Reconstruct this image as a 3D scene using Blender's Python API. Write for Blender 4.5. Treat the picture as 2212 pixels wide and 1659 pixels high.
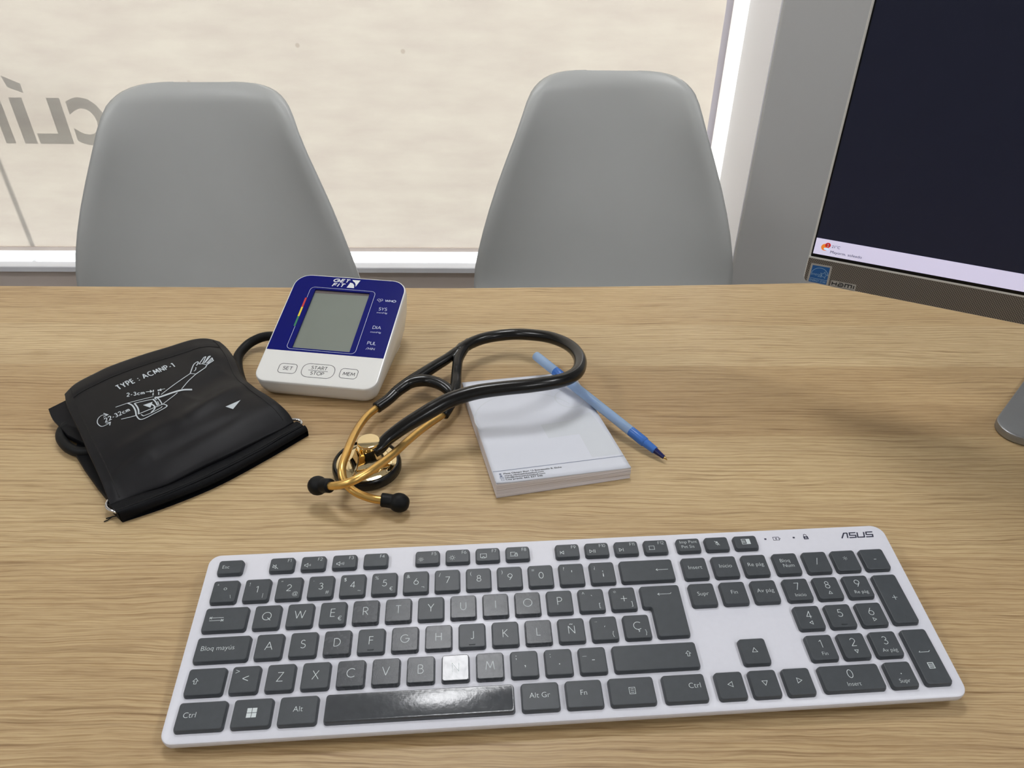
import bpy, bmesh, math, random
import numpy as np
from mathutils import Matrix, Vector
from mathutils.bvhtree import BVHTree

random.seed(7)
for o in list(bpy.data.objects):
    bpy.data.objects.remove(o)
scene = bpy.context.scene
COL = scene.collection
TZ = 0.74                      # height of the desk top above the floor

# ------------------------------------------------------------------ camera
cam_data = bpy.data.cameras.new('camera')
cam_data.sensor_fit = 'HORIZONTAL'
cam_data.sensor_width = 36.0
cam_data.lens = 1616.0 / 2212.0 * 36.0
cam_data.clip_start = 0.01
cam = bpy.data.objects.new('camera', cam_data)
COL.objects.link(cam)
PIT = math.radians(35.5); ROL = 0.003656
sp, cp = math.sin(PIT), math.cos(PIT)
m3 = Matrix(((1, 0, 0), (0, sp, -cp), (0, cp, sp)))          # camera right, up, back
roll = Matrix(((math.cos(ROL), 0, -math.sin(ROL)), (0, 1, 0), (math.sin(ROL), 0, math.cos(ROL))))
cam.matrix_world = Matrix.Translation((0, 0, TZ + 0.3805)) @ (roll @ m3).to_4x4()
scene.camera = cam

# ------------------------------------------------------------------ world, sun, exposure
world = bpy.data.worlds.new('overcast_sky')
scene.world = world
world.use_nodes = True
bg = world.node_tree.nodes['Background']
bg.inputs[0].default_value = (0.86, 0.93, 1.0, 1)
bg.inputs[1].default_value = 5.6
sun_d = bpy.data.lights.new('sun', 'SUN')
sun_d.energy = 17.0
sun_d.angle = math.radians(0.6)
sun_d.color = (1.0, 0.95, 0.90)
sun = bpy.data.objects.new('sun', sun_d)
COL.objects.link(sun)
sun.rotation_euler = Vector((0.30, -0.80, -0.30)).to_track_quat('-Z', 'Y').to_euler()
sun.location = (-3, 8, 8)
vs = scene.view_settings
scene.display_settings.display_device = 'sRGB'
vs.view_transform = 'Standard'
vs.look = 'None'
vs.exposure = 0.0
vs.gamma = 1.0
vs.use_curve_mapping = False
LAMP_W = 9.2                  # watts of each ceiling downlight

# ------------------------------------------------------------------ materials
def lin(c):
    return tuple((v / 255 / 12.92 if v / 255 <= 0.04045 else ((v / 255 + 0.055) / 1.055) ** 2.4) for v in c)

def M(name, rgb, rough=0.5, metal=0.0, var=0.04, scale=60.0, bump=0.0, bscale=300.0, spec=0.5,
      trans=0.0, emit=0.0, rvar=0.0, coat=0.0, stretch=(1, 1, 1), ior=1.45):
    m = bpy.data.materials.new(name)
    m.use_nodes = True
    nt = m.node_tree; N = nt.nodes; L = nt.links
    b = N['Principled BSDF']
    tc = N.new('ShaderNodeTexCoord'); mp = N.new('ShaderNodeMapping')
    mp.inputs['Scale'].default_value = stretch
    L.new(tc.outputs['Object'], mp.inputs[0])
    no = N.new('ShaderNodeTexNoise'); no.inputs['Scale'].default_value = scale; no.inputs['Detail'].default_value = 4
    L.new(mp.outputs[0], no.inputs['Vector'])
    cr = N.new('ShaderNodeValToRGB')
    c = lin(rgb)
    cr.color_ramp.elements[0].position = 0.3; cr.color_ramp.elements[1].position = 0.7
    cr.color_ramp.elements[0].color = (*[max(0, v * (1 - var)) for v in c], 1)
    cr.color_ramp.elements[1].color = (*[min(1, v * (1 + var)) for v in c], 1)
    L.new(no.outputs['Fac'], cr.inputs[0])
    L.new(cr.outputs[0], b.inputs['Base Color'])
    b.inputs['Roughness'].default_value = rough
    b.inputs['Metallic'].default_value = metal
    b.inputs['Specular IOR Level'].default_value = spec
    b.inputs['IOR'].default_value = ior
    b.inputs['Transmission Weight'].default_value = trans
    b.inputs['Coat Weight'].default_value = coat
    if rvar:
        mr = N.new('ShaderNodeMapRange')
        mr.inputs['To Min'].default_value = rough - rvar; mr.inputs['To Max'].default_value = rough + rvar
        mr.inputs['From Min'].default_value = 0.3; mr.inputs['From Max'].default_value = 0.7
        L.new(no.outputs['Fac'], mr.inputs['Value']); L.new(mr.outputs[0], b.inputs['Roughness'])
    if bump:
        n2 = N.new('ShaderNodeTexNoise'); n2.inputs['Scale'].default_value = bscale; n2.inputs['Detail'].default_value = 2
        L.new(mp.outputs[0], n2.inputs['Vector'])
        bp = N.new('ShaderNodeBump'); bp.inputs['Strength'].default_value = bump; bp.inputs['Distance'].default_value = 0.001
        L.new(n2.outputs['Fac'], bp.inputs['Height']); L.new(bp.outputs[0], b.inputs['Normal'])
    if emit:
        L.new(cr.outputs[0], b.inputs['Emission Color']); b.inputs['Emission Strength'].default_value = emit
    return m

def wood_material():
    m = bpy.data.materials.new('oak_laminate'); m.use_nodes = True
    nt = m.node_tree; N = nt.nodes; L = nt.links
    b = N['Principled BSDF']
    tc = N.new('ShaderNodeTexCoord')
    # gentle wander of the grain across the board
    wm = N.new('ShaderNodeMapping'); wm.inputs['Scale'].default_value = (0.55, 1.6, 1); L.new(tc.outputs['Object'], wm.inputs[0])
    wn = N.new('ShaderNodeTexNoise'); wn.inputs['Scale'].default_value = 14.0; wn.inputs['Detail'].default_value = 3.0; L.new(wm.outputs[0], wn.inputs['Vector'])
    ws = N.new('ShaderNodeMath'); ws.operation = 'MULTIPLY_ADD'; ws.inputs[1].default_value = 0.013; ws.inputs[2].default_value = -0.0065; L.new(wn.outputs['Fac'], ws.inputs[0])
    wc = N.new('ShaderNodeCombineXYZ'); L.new(ws.outputs[0], wc.inputs[1])
    wv = N.new('ShaderNodeVectorMath'); wv.operation = 'ADD'; L.new(tc.outputs['Object'], wv.inputs[0]); L.new(wc.outputs[0], wv.inputs[1])
    grain = wv.outputs[0]
    def noise(sx, sy, scale, detail, dist=0.0, rough=0.55, off=0.0):
        mp = N.new('ShaderNodeMapping'); mp.inputs['Scale'].default_value = (sx, sy, 1)
        mp.inputs['Location'].default_value = (off, off * 1.7, 0)
        L.new(grain, mp.inputs[0])
        n = N.new('ShaderNodeTexNoise'); n.inputs['Scale'].default_value = scale; n.inputs['Detail'].default_value = detail
        n.inputs['Distortion'].default_value = dist; n.inputs['Roughness'].default_value = rough
        L.new(mp.outputs[0], n.inputs['Vector']); return n
    def ramp(src, stops):
        r = N.new('ShaderNodeValToRGB'); e = r.color_ramp.elements
        e[0].position = stops[0][0]; e[0].color = (*lin(stops[0][1]), 1)
        e[1].position = stops[-1][0]; e[1].color = (*lin(stops[-1][1]), 1)
        for p, c in stops[1:-1]:
            k = e.new(p); k.color = (*lin(c), 1)
        L.new(src, r.inputs[0]); return r
    def mix(a, c, fac, mode='MULTIPLY'):
        x = N.new('ShaderNodeMix'); x.data_type = 'RGBA'; x.blend_type = mode
        L.new(a, x.inputs[6]); L.new(c, x.inputs[7])
        if isinstance(fac, float): x.inputs[0].default_value = fac
        else: L.new(fac, x.inputs[0])
        return x.outputs[2]
    broad = noise(0.6, 7.0, 1.6, 3, 0.4)
    fine = noise(1.3, 46.0, 8.0, 5, 0.2, 0.62)
    hair = noise(4.0, 130.0, 11.0, 3, 0.1, 0.6, 7.7)
    fade = noise(3.0, 22.0, 4.0, 3, 0.2, 0.6, 4.4)
    def wave(period, dist, dscale, sx, off):
        mp = N.new('ShaderNodeMapping'); mp.inputs['Scale'].default_value = (sx, 1, 1); mp.inputs['Location'].default_value = (off, off * .37, 0)
        L.new(grain, mp.inputs[0])
        w = N.new('ShaderNodeTexWave'); w.wave_type = 'BANDS'; w.bands_direction = 'Y'; w.wave_profile = 'SAW'
        w.inputs['Scale'].default_value = 0.314 / period; w.inputs['Distortion'].default_value = dist
        w.inputs['Detail'].default_value = 1.0; w.inputs['Detail Scale'].default_value = dscale; w.inputs['Detail Roughness'].default_value = 0.4
        L.new(mp.outputs[0], w.inputs['Vector']); return w
    wa = wave(0.0040, 7.0, 0.10, 0.42, 0.3); wb = wave(0.0017, 10.0, 0.05, 0.42, 1.9)
    base = ramp(broad.outputs['Fac'], [(0.32, (197, 175, 138)), (0.5, (206, 186, 149)), (0.68, (214, 195, 158))])
    f = ramp(fine.outputs['Fac'], [(0.32, (206, 197, 186)), (0.44, (243, 240, 236)), (0.62, (255, 255, 252))])
    w1 = ramp(wa.outputs['Fac'], [(0.0, (255, 255, 255)), (0.66, (250, 247, 243)), (0.86, (219, 207, 193)), (0.94, (212, 199, 184)), (1.0, (252, 250, 247))])
    w2 = ramp(wb.outputs['Fac'], [(0.0, (255, 255, 255)), (0.62, (252, 250, 248)), (0.86, (224, 214, 202)), (1.0, (252, 250, 247))])
    h = ramp(hair.outputs['Fac'], [(0.35, (222, 213, 202)), (0.52, (250, 248, 246)), (0.7, (255, 255, 255))])
    fd = N.new('ShaderNodeMapRange'); fd.inputs['From Min'].default_value = 0.38; fd.inputs['From Max'].default_value = 0.62
    fd.inputs['To Min'].default_value = 0.25; fd.inputs['To Max'].default_value = 1.0
    L.new(fade.outputs['Fac'], fd.inputs['Value'])
    c = mix(base.outputs[0], f.outputs[0], 1.0)
    c = mix(c, w1.outputs[0], fd.outputs[0])
    fd2 = N.new('ShaderNodeMapRange'); fd2.inputs['From Min'].default_value = 0.36; fd2.inputs['From Max'].default_value = 0.6
    fd2.inputs['To Min'].default_value = 1.0; fd2.inputs['To Max'].default_value = 0.2
    L.new(fade.outputs['Fac'], fd2.inputs['Value'])
    c = mix(c, w2.outputs[0], fd2.outputs[0])
    c = mix(c, h.outputs[0], 0.8)
    # boards: printed plank joints running along x
    sx = N.new('ShaderNodeSeparateXYZ'); L.new(tc.outputs['Object'], sx.inputs[0])
    bands = N.new('ShaderNodeValToRGB'); bands.color_ramp.interpolation = 'CONSTANT'
    mr = N.new('ShaderNodeMapRange'); mr.inputs['From Min'].default_value = 0.0; mr.inputs['From Max'].default_value = 0.8
    L.new(sx.outputs['Y'], mr.inputs['Value']); L.new(mr.outputs[0], bands.inputs[0])
    e = bands.color_ramp.elements
    e[0].position = 0.0; e[0].color = (*lin((246, 240, 232)), 1)
    e[1].position = 0.42; e[1].color = (*lin((255, 252, 246)), 1)
    for pos, col in ((0.5775, (240, 232, 222)), (0.70, (255, 253, 250)), (0.79, (250, 244, 236))):
        k = e.new(pos); k.color = (*lin(col), 1)
    c = mix(c, bands.outputs[0], 1.0)
    L.new(c, b.inputs['Base Color'])
    b.inputs['Roughness'].default_value = 0.42
    b.inputs['Specular IOR Level'].default_value = 0.45
    bp = N.new('ShaderNodeBump'); bp.inputs['Strength'].default_value = 0.25; bp.inputs['Distance'].default_value = 0.0006
    L.new(hair.outputs['Fac'], bp.inputs['Height']); L.new(bp.outputs[0], b.inputs['Normal'])
    return m

def blind_material():
    m = bpy.data.materials.new('screen_fabric'); m.use_nodes = True
    nt = m.node_tree; N = nt.nodes; L = nt.links
    N.remove(N['Principled BSDF'])
    out = N['Material Output']
    tc = N.new('ShaderNodeTexCoord')
    mp = N.new('ShaderNodeMapping'); mp.inputs['Scale'].default_value = (1, 1, 3.5); L.new(tc.outputs['Object'], mp.inputs[0])
    n1 = N.new('ShaderNodeTexNoise'); n1.inputs['Scale'].default_value = 7; n1.inputs['Detail'].default_value = 5; L.new(mp.outputs[0], n1.inputs[0])
    r = N.new('ShaderNodeValToRGB'); r.color_ramp.elements[0].position = 0.3; r.color_ramp.elements[1].position = 0.72
    r.color_ramp.elements[0].color = (*lin((214, 203, 192)), 1); r.color_ramp.elements[1].color = (*lin((225, 216, 203)), 1)
    L.new(n1.outputs['Fac'], r.inputs[0])
    # small stains with shapes of their own
    vo = N.new('ShaderNodeTexVoronoi'); vo.inputs['Scale'].default_value = 9; L.new(tc.outputs['Object'], vo.inputs['Vector'])
    rs = N.new('ShaderNodeValToRGB'); rs.color_ramp.elements[0].position = 0.035; rs.color_ramp.elements[1].position = 0.06
    rs.color_ramp.elements[0].color = (0.80, 0.78, 0.76, 1); rs.color_ramp.elements[1].color = (1, 1, 1, 1)
    L.new(vo.outputs['Distance'], rs.inputs[0])
    mx = N.new('ShaderNodeMix'); mx.data_type = 'RGBA'; mx.blend_type = 'MULTIPLY'; mx.inputs[0].default_value = 1
    L.new(r.outputs[0], mx.inputs[6]); L.new(rs.outputs[0], mx.inputs[7])
    t = N.new('ShaderNodeBsdfTranslucent'); d = N.new('ShaderNodeBsdfDiffuse')
    dim = N.new('ShaderNodeMix'); dim.data_type = 'RGBA'; dim.blend_type = 'MULTIPLY'; dim.inputs[0].default_value = 1
    dim.inputs[7].default_value = (0.205, 0.203, 0.208, 1); L.new(mx.outputs[2], dim.inputs[6])     # an open weave passes about a fifth of the light
    L.new(dim.outputs[2], t.inputs[0]); L.new(mx.outputs[2], d.inputs[0])
    ms = N.new('ShaderNodeMixShader'); ms.inputs[0].default_value = 0.42
    L.new(t.outputs[0], ms.inputs[1]); L.new(d.outputs[0], ms.inputs[2]); L.new(ms.outputs[0], out.inputs[0])
    return m

def glass_material():
    m = bpy.data.materials.new('window_glass'); m.use_nodes = True
    nt = m.node_tree; N = nt.nodes; L = nt.links
    N.remove(N['Principled BSDF'])
    t = N.new('ShaderNodeBsdfTransparent'); t.inputs[0].default_value = (0.95, 0.97, 0.96, 1)
    g = N.new('ShaderNodeBsdfGlossy'); g.inputs['Roughness'].default_value = 0.02
    lw = N.new('ShaderNodeLayerWeight'); lw.inputs[0].default_value = 0.5
    pw = N.new('ShaderNodeMath'); pw.operation = 'POWER'; pw.inputs[1].default_value = 5.0
    L.new(lw.outputs['Facing'], pw.inputs[0])
    f = N.new('ShaderNodeMath'); f.operation = 'MULTIPLY_ADD'; f.inputs[1].default_value = 0.92; f.inputs[2].default_value = 0.04
    L.new(pw.outputs[0], f.inputs[0])
    no = N.new('ShaderNodeTexNoise'); no.inputs['Scale'].default_value = 2
    ms = N.new('ShaderNodeMixShader')
    L.new(f.outputs[0], ms.inputs[0]); L.new(t.outputs[0], ms.inputs[1]); L.new(g.outputs[0], ms.inputs[2])
    L.new(ms.outputs[0], N['Material Output'].inputs[0])
    return m

def paper_edge_material():
    m = M('paper_edges', (214, 208, 212), 0.8, var=0.02)
    nt = m.node_tree; N = nt.nodes; L = nt.links
    b = N['Principled BSDF']
    tc = N.new('ShaderNodeTexCoord'); mp = N.new('ShaderNodeMapping'); mp.inputs['Scale'].default_value = (3, 3, 900)
    L.new(tc.outputs['Object'], mp.inputs[0])
    n = N.new('ShaderNodeTexNoise'); n.inputs['Scale'].default_value = 2.0; n.inputs['Detail'].default_value = 3
    L.new(mp.outputs[0], n.inputs['Vector'])
    r = N.new('ShaderNodeValToRGB'); r.color_ramp.elements[0].position = 0.30; r.color_ramp.elements[1].position = 0.5
    r.color_ramp.elements[0].color = (*lin((176, 168, 170)), 1); r.color_ramp.elements[1].color = (*lin((226, 222, 226)), 1)
    L.new(n.outputs['Fac'], r.inputs[0]); L.new(r.outputs[0], b.inputs['Base Color'])
    return m

def grille_material():
    m = M('perforated_grille', (120, 118, 116), 0.4, 0.3, var=0.03)
    nt = m.node_tree; N = nt.nodes; L = nt.links
    b = N['Principled BSDF']
    tc = N.new('ShaderNodeTexCoord'); mp = N.new('ShaderNodeMapping')
    mp.inputs['Scale'].default_value = (1050, 1, 1050); mp.inputs['Rotation'].default_value = (0, math.radians(0), 0)
    L.new(tc.outputs['Object'], mp.inputs[0])
    sx = N.new('ShaderNodeSeparateXYZ'); L.new(mp.outputs[0], sx.inputs[0])
    def math_(op, a, v=None, c=None):
        n = N.new('ShaderNodeMath'); n.operation = op
        L.new(a, n.inputs[0])
        if c is not None: L.new(c, n.inputs[1])
        elif v is not None: n.inputs[1].default_value = v
        return n.outputs[0]
    # staggered round holes: row parity shifts x by half a cell
    row = math_('FLOOR', sx.outputs['Z'])
    par = math_('MODULO', row, 2.0)
    xs = math_('ADD', math_('MULTIPLY', sx.outputs['X'], 0.6), c=math_('MULTIPLY', par, 0.5))
    fx = math_('SUBTRACT', math_('FRACT', xs), 0.5); fz = math_('SUBTRACT', math_('FRACT', sx.outputs['Z']), 0.5)
    d = math_('SQRT', math_('ADD', math_('MULTIPLY', fx, c=fx), c=math_('MULTIPLY', fz, c=fz)))
    r = N.new('ShaderNodeValToRGB'); r.color_ramp.elements[0].position = 0.24; r.color_ramp.elements[1].position = 0.38
    r.color_ramp.elements[0].color = (*lin((26, 25, 25)), 1); r.color_ramp.elements[1].color = (*lin((132, 126, 120)), 1)
    L.new(d, r.inputs[0]); L.new(r.outputs[0], b.inputs['Base Color'])
    return m

WOOD = wood_material()
BLIND = blind_material()
GLASS = glass_material()
WALL = M('white_wall_paint', (196, 196, 195), 0.7, var=0.012, scale=3, bump=0.05, bscale=400)
DAYLIT_JAMB = M('daylit_wall_paint', (246, 246, 250), 0.5, var=0.008, scale=4)  # wall paint made lighter: daylight on the reveal is put into its colour
TAUPE = M('taupe_base_paint', (214, 202, 194), 0.6, var=0.02, scale=5)
SILLM = M('white_sill_stone', (228, 230, 236), 0.35, var=0.02, scale=12)
FRAMEM = M('white_window_aluminium', (150, 148, 160), 0.4, var=0.02, scale=10)
FLOORM = M('light_grey_floor_tile', (120, 116, 112), 0.4, var=0.05, scale=6)
CEIL = M('white_ceiling_paint', (232, 232, 230), 0.8, var=0.01, scale=4)
PAVE = M('pale_paving', (190, 186, 178), 0.85, var=0.1, scale=3, bump=0.2, bscale=40)
VINYL = M('dark_vinyl_film', (20, 20, 24), 0.5, var=0.03)
STEELGREY = M('grey_post_paint', (90, 92, 94), 0.5, var=0.04)
SHELL = M('white_moulded_plastic', (180, 182, 181), 0.38, var=0.012, scale=14, bump=0.04, bscale=700)
BEECH = M('beech_wood', (206, 172, 128), 0.5, var=0.12, scale=12, stretch=(8, 8, 1))
BLACKSTEEL = M('black_steel', (24, 24, 26), 0.4, 0.8)
LAMPGLOW = M('lamp_diffuser', (250, 250, 252), 0.5, emit=2.0, var=0.0)
LAMPRIM = M('white_lamp_ring', (235, 235, 235), 0.4)
DECK = M('silver_white_plastic', (219, 220, 229), 0.36, 0.0, var=0.012, scale=300, bump=0.03, bscale=3000)
KEYM = M('grey_key_plastic', (72, 76, 80), 0.38, var=0.05, scale=200, bump=0.05, bscale=2200, spec=0.35)
KEYSOFT = M('rubbed_grey_key_plastic', (69, 72, 76), 0.27, var=0.05, scale=260, rvar=0.02, bump=0.05, bscale=1800, spec=0.36)
KEYWORN = M('worn_grey_key_plastic', (69, 72, 76), 0.17, var=0.05, scale=260, rvar=0.03, bump=0.05, bscale=420, spec=0.55)
LEGEND = M('pale_key_print', (204, 212, 214), 0.5, var=0.03)
INK = M('dark_print', (44, 46, 66), 0.5, var=0.03)
RUBBERFOOT = M('grey_rubber', (70, 70, 72), 0.8, var=0.05)
MONW = M('glossy_white_plastic', (226, 226, 223), 0.22, var=0.01, scale=30, coat=0.2)
BLUE = M('royal_blue_panel', (12, 19, 104), 0.24, var=0.02, scale=30, spec=0.2)
LCD = M('grey_green_liquid_crystal', (124, 130, 122), 0.28, var=0.02, scale=40)
LCDRIM = M('dark_window_frame', (92, 82, 80), 0.4, var=0.05)
SILVERINK = M('silver_print', (196, 202, 222), 0.4, var=0.03)
WHITEINK = M('white_print', (222, 224, 226), 0.5, var=0.02)
BLACKINK = M('black_print', (44, 46, 50), 0.5, var=0.03)
REDINK = M('red_print', (196, 48, 40), 0.4, var=0.03)
YELINK = M('yellow_print', (228, 206, 50), 0.4, var=0.03)
GRNINK = M('green_print', (40, 122, 82), 0.4, var=0.03)
NYLON = M('black_nylon', (20, 20, 23), 0.42, var=0.18, scale=40, bump=0.10, bscale=4200, spec=0.2)
NYLON2 = M('black_ribbed_nylon', (16, 17, 20), 0.5, var=0.12, scale=80, bump=0.3, bscale=2400, spec=0.12)
THREAD = M('black_thread', (8, 8, 9), 0.7, var=0.1)
CUFFINK = M('pale_grey_print', (188, 196, 202), 0.55, var=0.03)
RUBBER = M('matt_black_rubber', (19, 20, 21), 0.5, var=0.06, spec=0.2)
TUBEM = M('glossy_black_tubing', (11, 11, 11), 0.24, var=0.05, scale=90, spec=0.5)
GOLDT = M('satin_gold_tube', (226, 184, 108), 0.34, 1.0, var=0.03, scale=200)
GOLDM = M('mirror_gold', (234, 214, 170), 0.05, 1.0, var=0.02)
CHROME = M('chrome', (225, 225, 228), 0.08, 1.0, var=0.01)
PAPER = M('white_paper', (210, 213, 222), 0.75, var=0.008, scale=60)
PAPEREDGE = paper_edge_material()
MARK = M('faint_grey_print', (204, 208, 214), 0.75, var=0.01)
BARREL = M('frosted_blue_plastic', (176, 204, 238), 0.32, var=0.02, trans=0.4, ior=1.2)
PENBLUE = M('translucent_blue_plastic', (78, 130, 214), 0.25, var=0.02, trans=0.3, ior=1.3)
NAVY = M('navy_plastic', (18, 24, 82), 0.3, var=0.03)
BRASS = M('brass_point', (196, 160, 96), 0.2, 1.0)
SCREEN = M('dark_screen', (24, 26, 40), 0.35, var=0.03, emit=0.6, spec=0.3)
TASKBAR = M('lit_taskbar', (206, 202, 228), 0.4, var=0.005, emit=0.62, spec=0.2)
BEZEL = M('black_bezel', (4, 4, 5), 0.3, spec=0.3)
ALU = M('silver_plastic', (222, 223, 221), 0.35, 0.1, var=0.02)
FOOTM = M('satin_aluminium', (150, 152, 154), 0.36, 0.85, var=0.02, scale=100)
GRILLE = grille_material()
STKGREY = M('grey_sticker', (172, 170, 166), 0.4)
STKBLUE = M('blue_sticker', (26, 92, 160), 0.4)
STKINK = M('pale_blue_print', (150, 186, 214), 0.4)
SUNO = M('orange_icon', (232, 132, 48), 0.4, emit=0.5)
BADGE = M('red_badge', (190, 30, 34), 0.4, emit=0.5)
CLOUD = M('pale_cloud_icon', (196, 222, 248), 0.4, emit=0.5)
SCRINK = M('screen_text', (40, 40, 48), 0.4)
GREYINK = M('grey_print', (120, 128, 150), 0.4)

# ------------------------------------------------------------------ mesh helpers
def add(name, verts, faces, mat, parent=None, smooth=None, scale=0.001):
    """one mesh object; verts in millimetres relative to the parent"""
    me = bpy.data.meshes.new(name)
    me.from_pydata([tuple(float(c) * scale for c in v) for v in verts], [], faces)
    me.materials.append(mat)
    bm = bmesh.new(); bm.from_mesh(me)
    bmesh.ops.recalc_face_normals(bm, faces=bm.faces)
    bm.to_mesh(me); bm.free()
    if smooth is not None:
        me.polygons.foreach_set('use_smooth', [True] * len(me.polygons))
        if smooth < 180: me.set_sharp_from_angle(angle=math.radians(smooth))
    me.update()
    o = bpy.data.objects.new(name, me); COL.objects.link(o)
    if parent: o.parent = parent
    return o

def thing(name, label, cat, loc=(0, 0, 0), rot=None, group=None):
    o = bpy.data.objects.new(name, None); COL.objects.link(o)
    o.empty_display_size = 0.05
    o.location = loc
    if rot is not None: o.rotation_euler = rot
    tag(o, label, cat, group); return o

def tag(o, label, cat, group=None):
    o['label'] = label; o['category'] = cat
    if group: o['group'] = group
    return o

def struct(name, V, F, mat, parent=None, smooth=None, scale=1.0):
    o = add(name, V, F, mat, parent, smooth, scale)
    if not parent: o['kind'] = 'structure'
    return o

def join(*parts):
    V, F = [], []
    for v, f in parts:
        k = len(V); V += [tuple(p) for p in v]; F += [tuple(i + k for i in q) for q in f]
    return V, F

def box(x0, x1, y0, y1, z0, z1):
    V = [(x, y, z) for z in (z0, z1) for y in (y0, y1) for x in (x0, x1)]
    return V, [(0, 1, 3, 2), (4, 5, 7, 6), (0, 1, 5, 4), (2, 3, 7, 6), (0, 2, 6, 4), (1, 3, 7, 5)]

def rounded(poly, r, n=5):
    """polygon with rounded corners; r a number or one per corner"""
    out = []; k = len(poly)
    for i in range(k):
        p = Vector(poly[i]); a = Vector(poly[i - 1]) - p; b = Vector(poly[(i + 1) % k]) - p
        rr = r[i] if isinstance(r, (list, tuple)) else r
        if rr <= 0: out.append(tuple(p)); continue
        a.normalize(); b.normalize()
        ang = a.angle(b); t = rr / math.tan(ang / 2); c = p + (a + b).normalized() * (rr / math.sin(ang / 2))
        s = p + a * t - c; e = p + b * t - c
        a0 = math.atan2(s.y, s.x); a1 = math.atan2(e.y, e.x)
        while a1 - a0 > math.pi: a1 -= 2 * math.pi
        while a1 - a0 < -math.pi: a1 += 2 * math.pi
        for j in range(n + 1):
            q = a0 + (a1 - a0) * j / n
            out.append((c.x + rr * math.cos(q), c.y + rr * math.sin(q)))
    return out

def rrect(x0, y0, x1, y1, r, n=5):
    return rounded([(x0, y0), (x1, y0), (x1, y1), (x0, y1)], r, n)

def inset(poly, d):
    if abs(d) < 1e-9: return list(poly)
    k = len(poly); out = []
    for i in range(k):
        p = Vector(poly[i]); a = p - Vector(poly[i - 1]); b = Vector(poly[(i + 1) % k]) - p
        if a.length < 1e-9: a = b
        if b.length < 1e-9: b = a
        a.normalize(); b.normalize()
        n1 = Vector((-a.y, a.x)); n2 = Vector((-b.y, b.x)); m = n1 + n2
        l = m.length
        m = m / l if l > 1e-6 else n1
        out.append(tuple(p + m * (d / max(0.4, m.dot(n1)))))
    return out

def slab(poly, levels, cap0=True, cap1=True):
    """stack of outlines [(z, inset)...] closed by caps (counter-clockwise poly)"""
    n = len(poly); V = []; F = []
    for z, d in levels:
        V += [(x, y, z) for x, y in inset(poly, d)]
    for k in range(len(levels) - 1):
        for i in range(n):
            j = (i + 1) % n
            F.append((k * n + i, k * n + j, (k + 1) * n + j, (k + 1) * n + i))
    if cap0: F.append(tuple(range(n))[::-1])
    if cap1: F.append(tuple(range((len(levels) - 1) * n, len(levels) * n)))
    return V, F

def smooth_path(P, n):
    P = np.array(P, float)
    d = np.r_[0, np.cumsum(np.linalg.norm(np.diff(P, axis=0), axis=1))]
    out = []
    for q in np.linspace(0, d[-1], n):
        i = min(max(np.searchsorted(d, q) - 1, 0), len(P) - 2); t = (q - d[i]) / (d[i + 1] - d[i])
        p0 = P[max(i - 1, 0)]; p1 = P[i]; p2 = P[i + 1]; p3 = P[min(i + 2, len(P) - 1)]
        out.append(.5 * (2 * p1 + (p2 - p0) * t + (2 * p0 - 5 * p1 + 4 * p2 - p3) * t * t + (3 * p1 - p0 - 3 * p2 + p3) * t ** 3))
    return np.array(out)

def tube(path, r, n=14, m=None, caps=True, closed=False):
    """round tube along a smoothed path; r a number or a list along the path"""
    P = smooth_path(path, m) if m else np.array(path, float)
    k = len(P)
    R = np.interp(np.linspace(0, 1, k), np.linspace(0, 1, len(r)), r) if isinstance(r, (list, tuple)) else np.full(k, r)
    V = []; F = []; up = None
    for i in range(k):
        if closed: t = P[(i + 1) % k] - P[i - 1]
        else: t = P[min(i + 1, k - 1)] - P[max(i - 1, 0)]
        t = t / (np.linalg.norm(t) + 1e-12)
        if up is None:
            up = np.array([0, 0, 1.0]) if abs(t[2]) < .9 else np.array([1.0, 0, 0])
        s = np.cross(t, up); s /= np.linalg.norm(s); up = np.cross(s, t)
        for j in range(n):
            a = 2 * math.pi * j / n
            V.append(tuple(P[i] + R[i] * (math.cos(a) * s + math.sin(a) * up)))
    for i in range(k if closed else k - 1):
        for j in range(n):
            a = i * n + j; b = i * n + (j + 1) % n; i2 = (i + 1) % k
            F.append((a, b, i2 * n + (j + 1) % n, i2 * n + j))
    if caps and not closed:
        F.append(tuple(range(n))[::-1]); F.append(tuple(range((k - 1) * n, k * n)))
    return V, F

def lathe(profile, n=40):
    """profile [(r, z)] turned about z"""
    V = []; F = []
    for r, z in profile:
        for j in range(n):
            a = 2 * math.pi * j / n; V.append((r * math.cos(a), r * math.sin(a), z))
    for i in range(len(profile) - 1):
        for j in range(n):
            F.append((i * n + j, i * n + (j + 1) % n, (i + 1) * n + (j + 1) % n, (i + 1) * n + j))
    if profile[0][0] > 1e-6: F.append(tuple(range(n))[::-1])
    if profile[-1][0] > 1e-6: F.append(tuple(range((len(profile) - 1) * n, len(profile) * n)))
    return V, F

def moved(vf, dx=0, dy=0, dz=0, rz=0.0):
    c, s = math.cos(rz), math.sin(rz)
    return [(x * c - y * s + dx, x * s + y * c + dy, z + dz) for x, y, z in vf[0]], vf[1]

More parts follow.
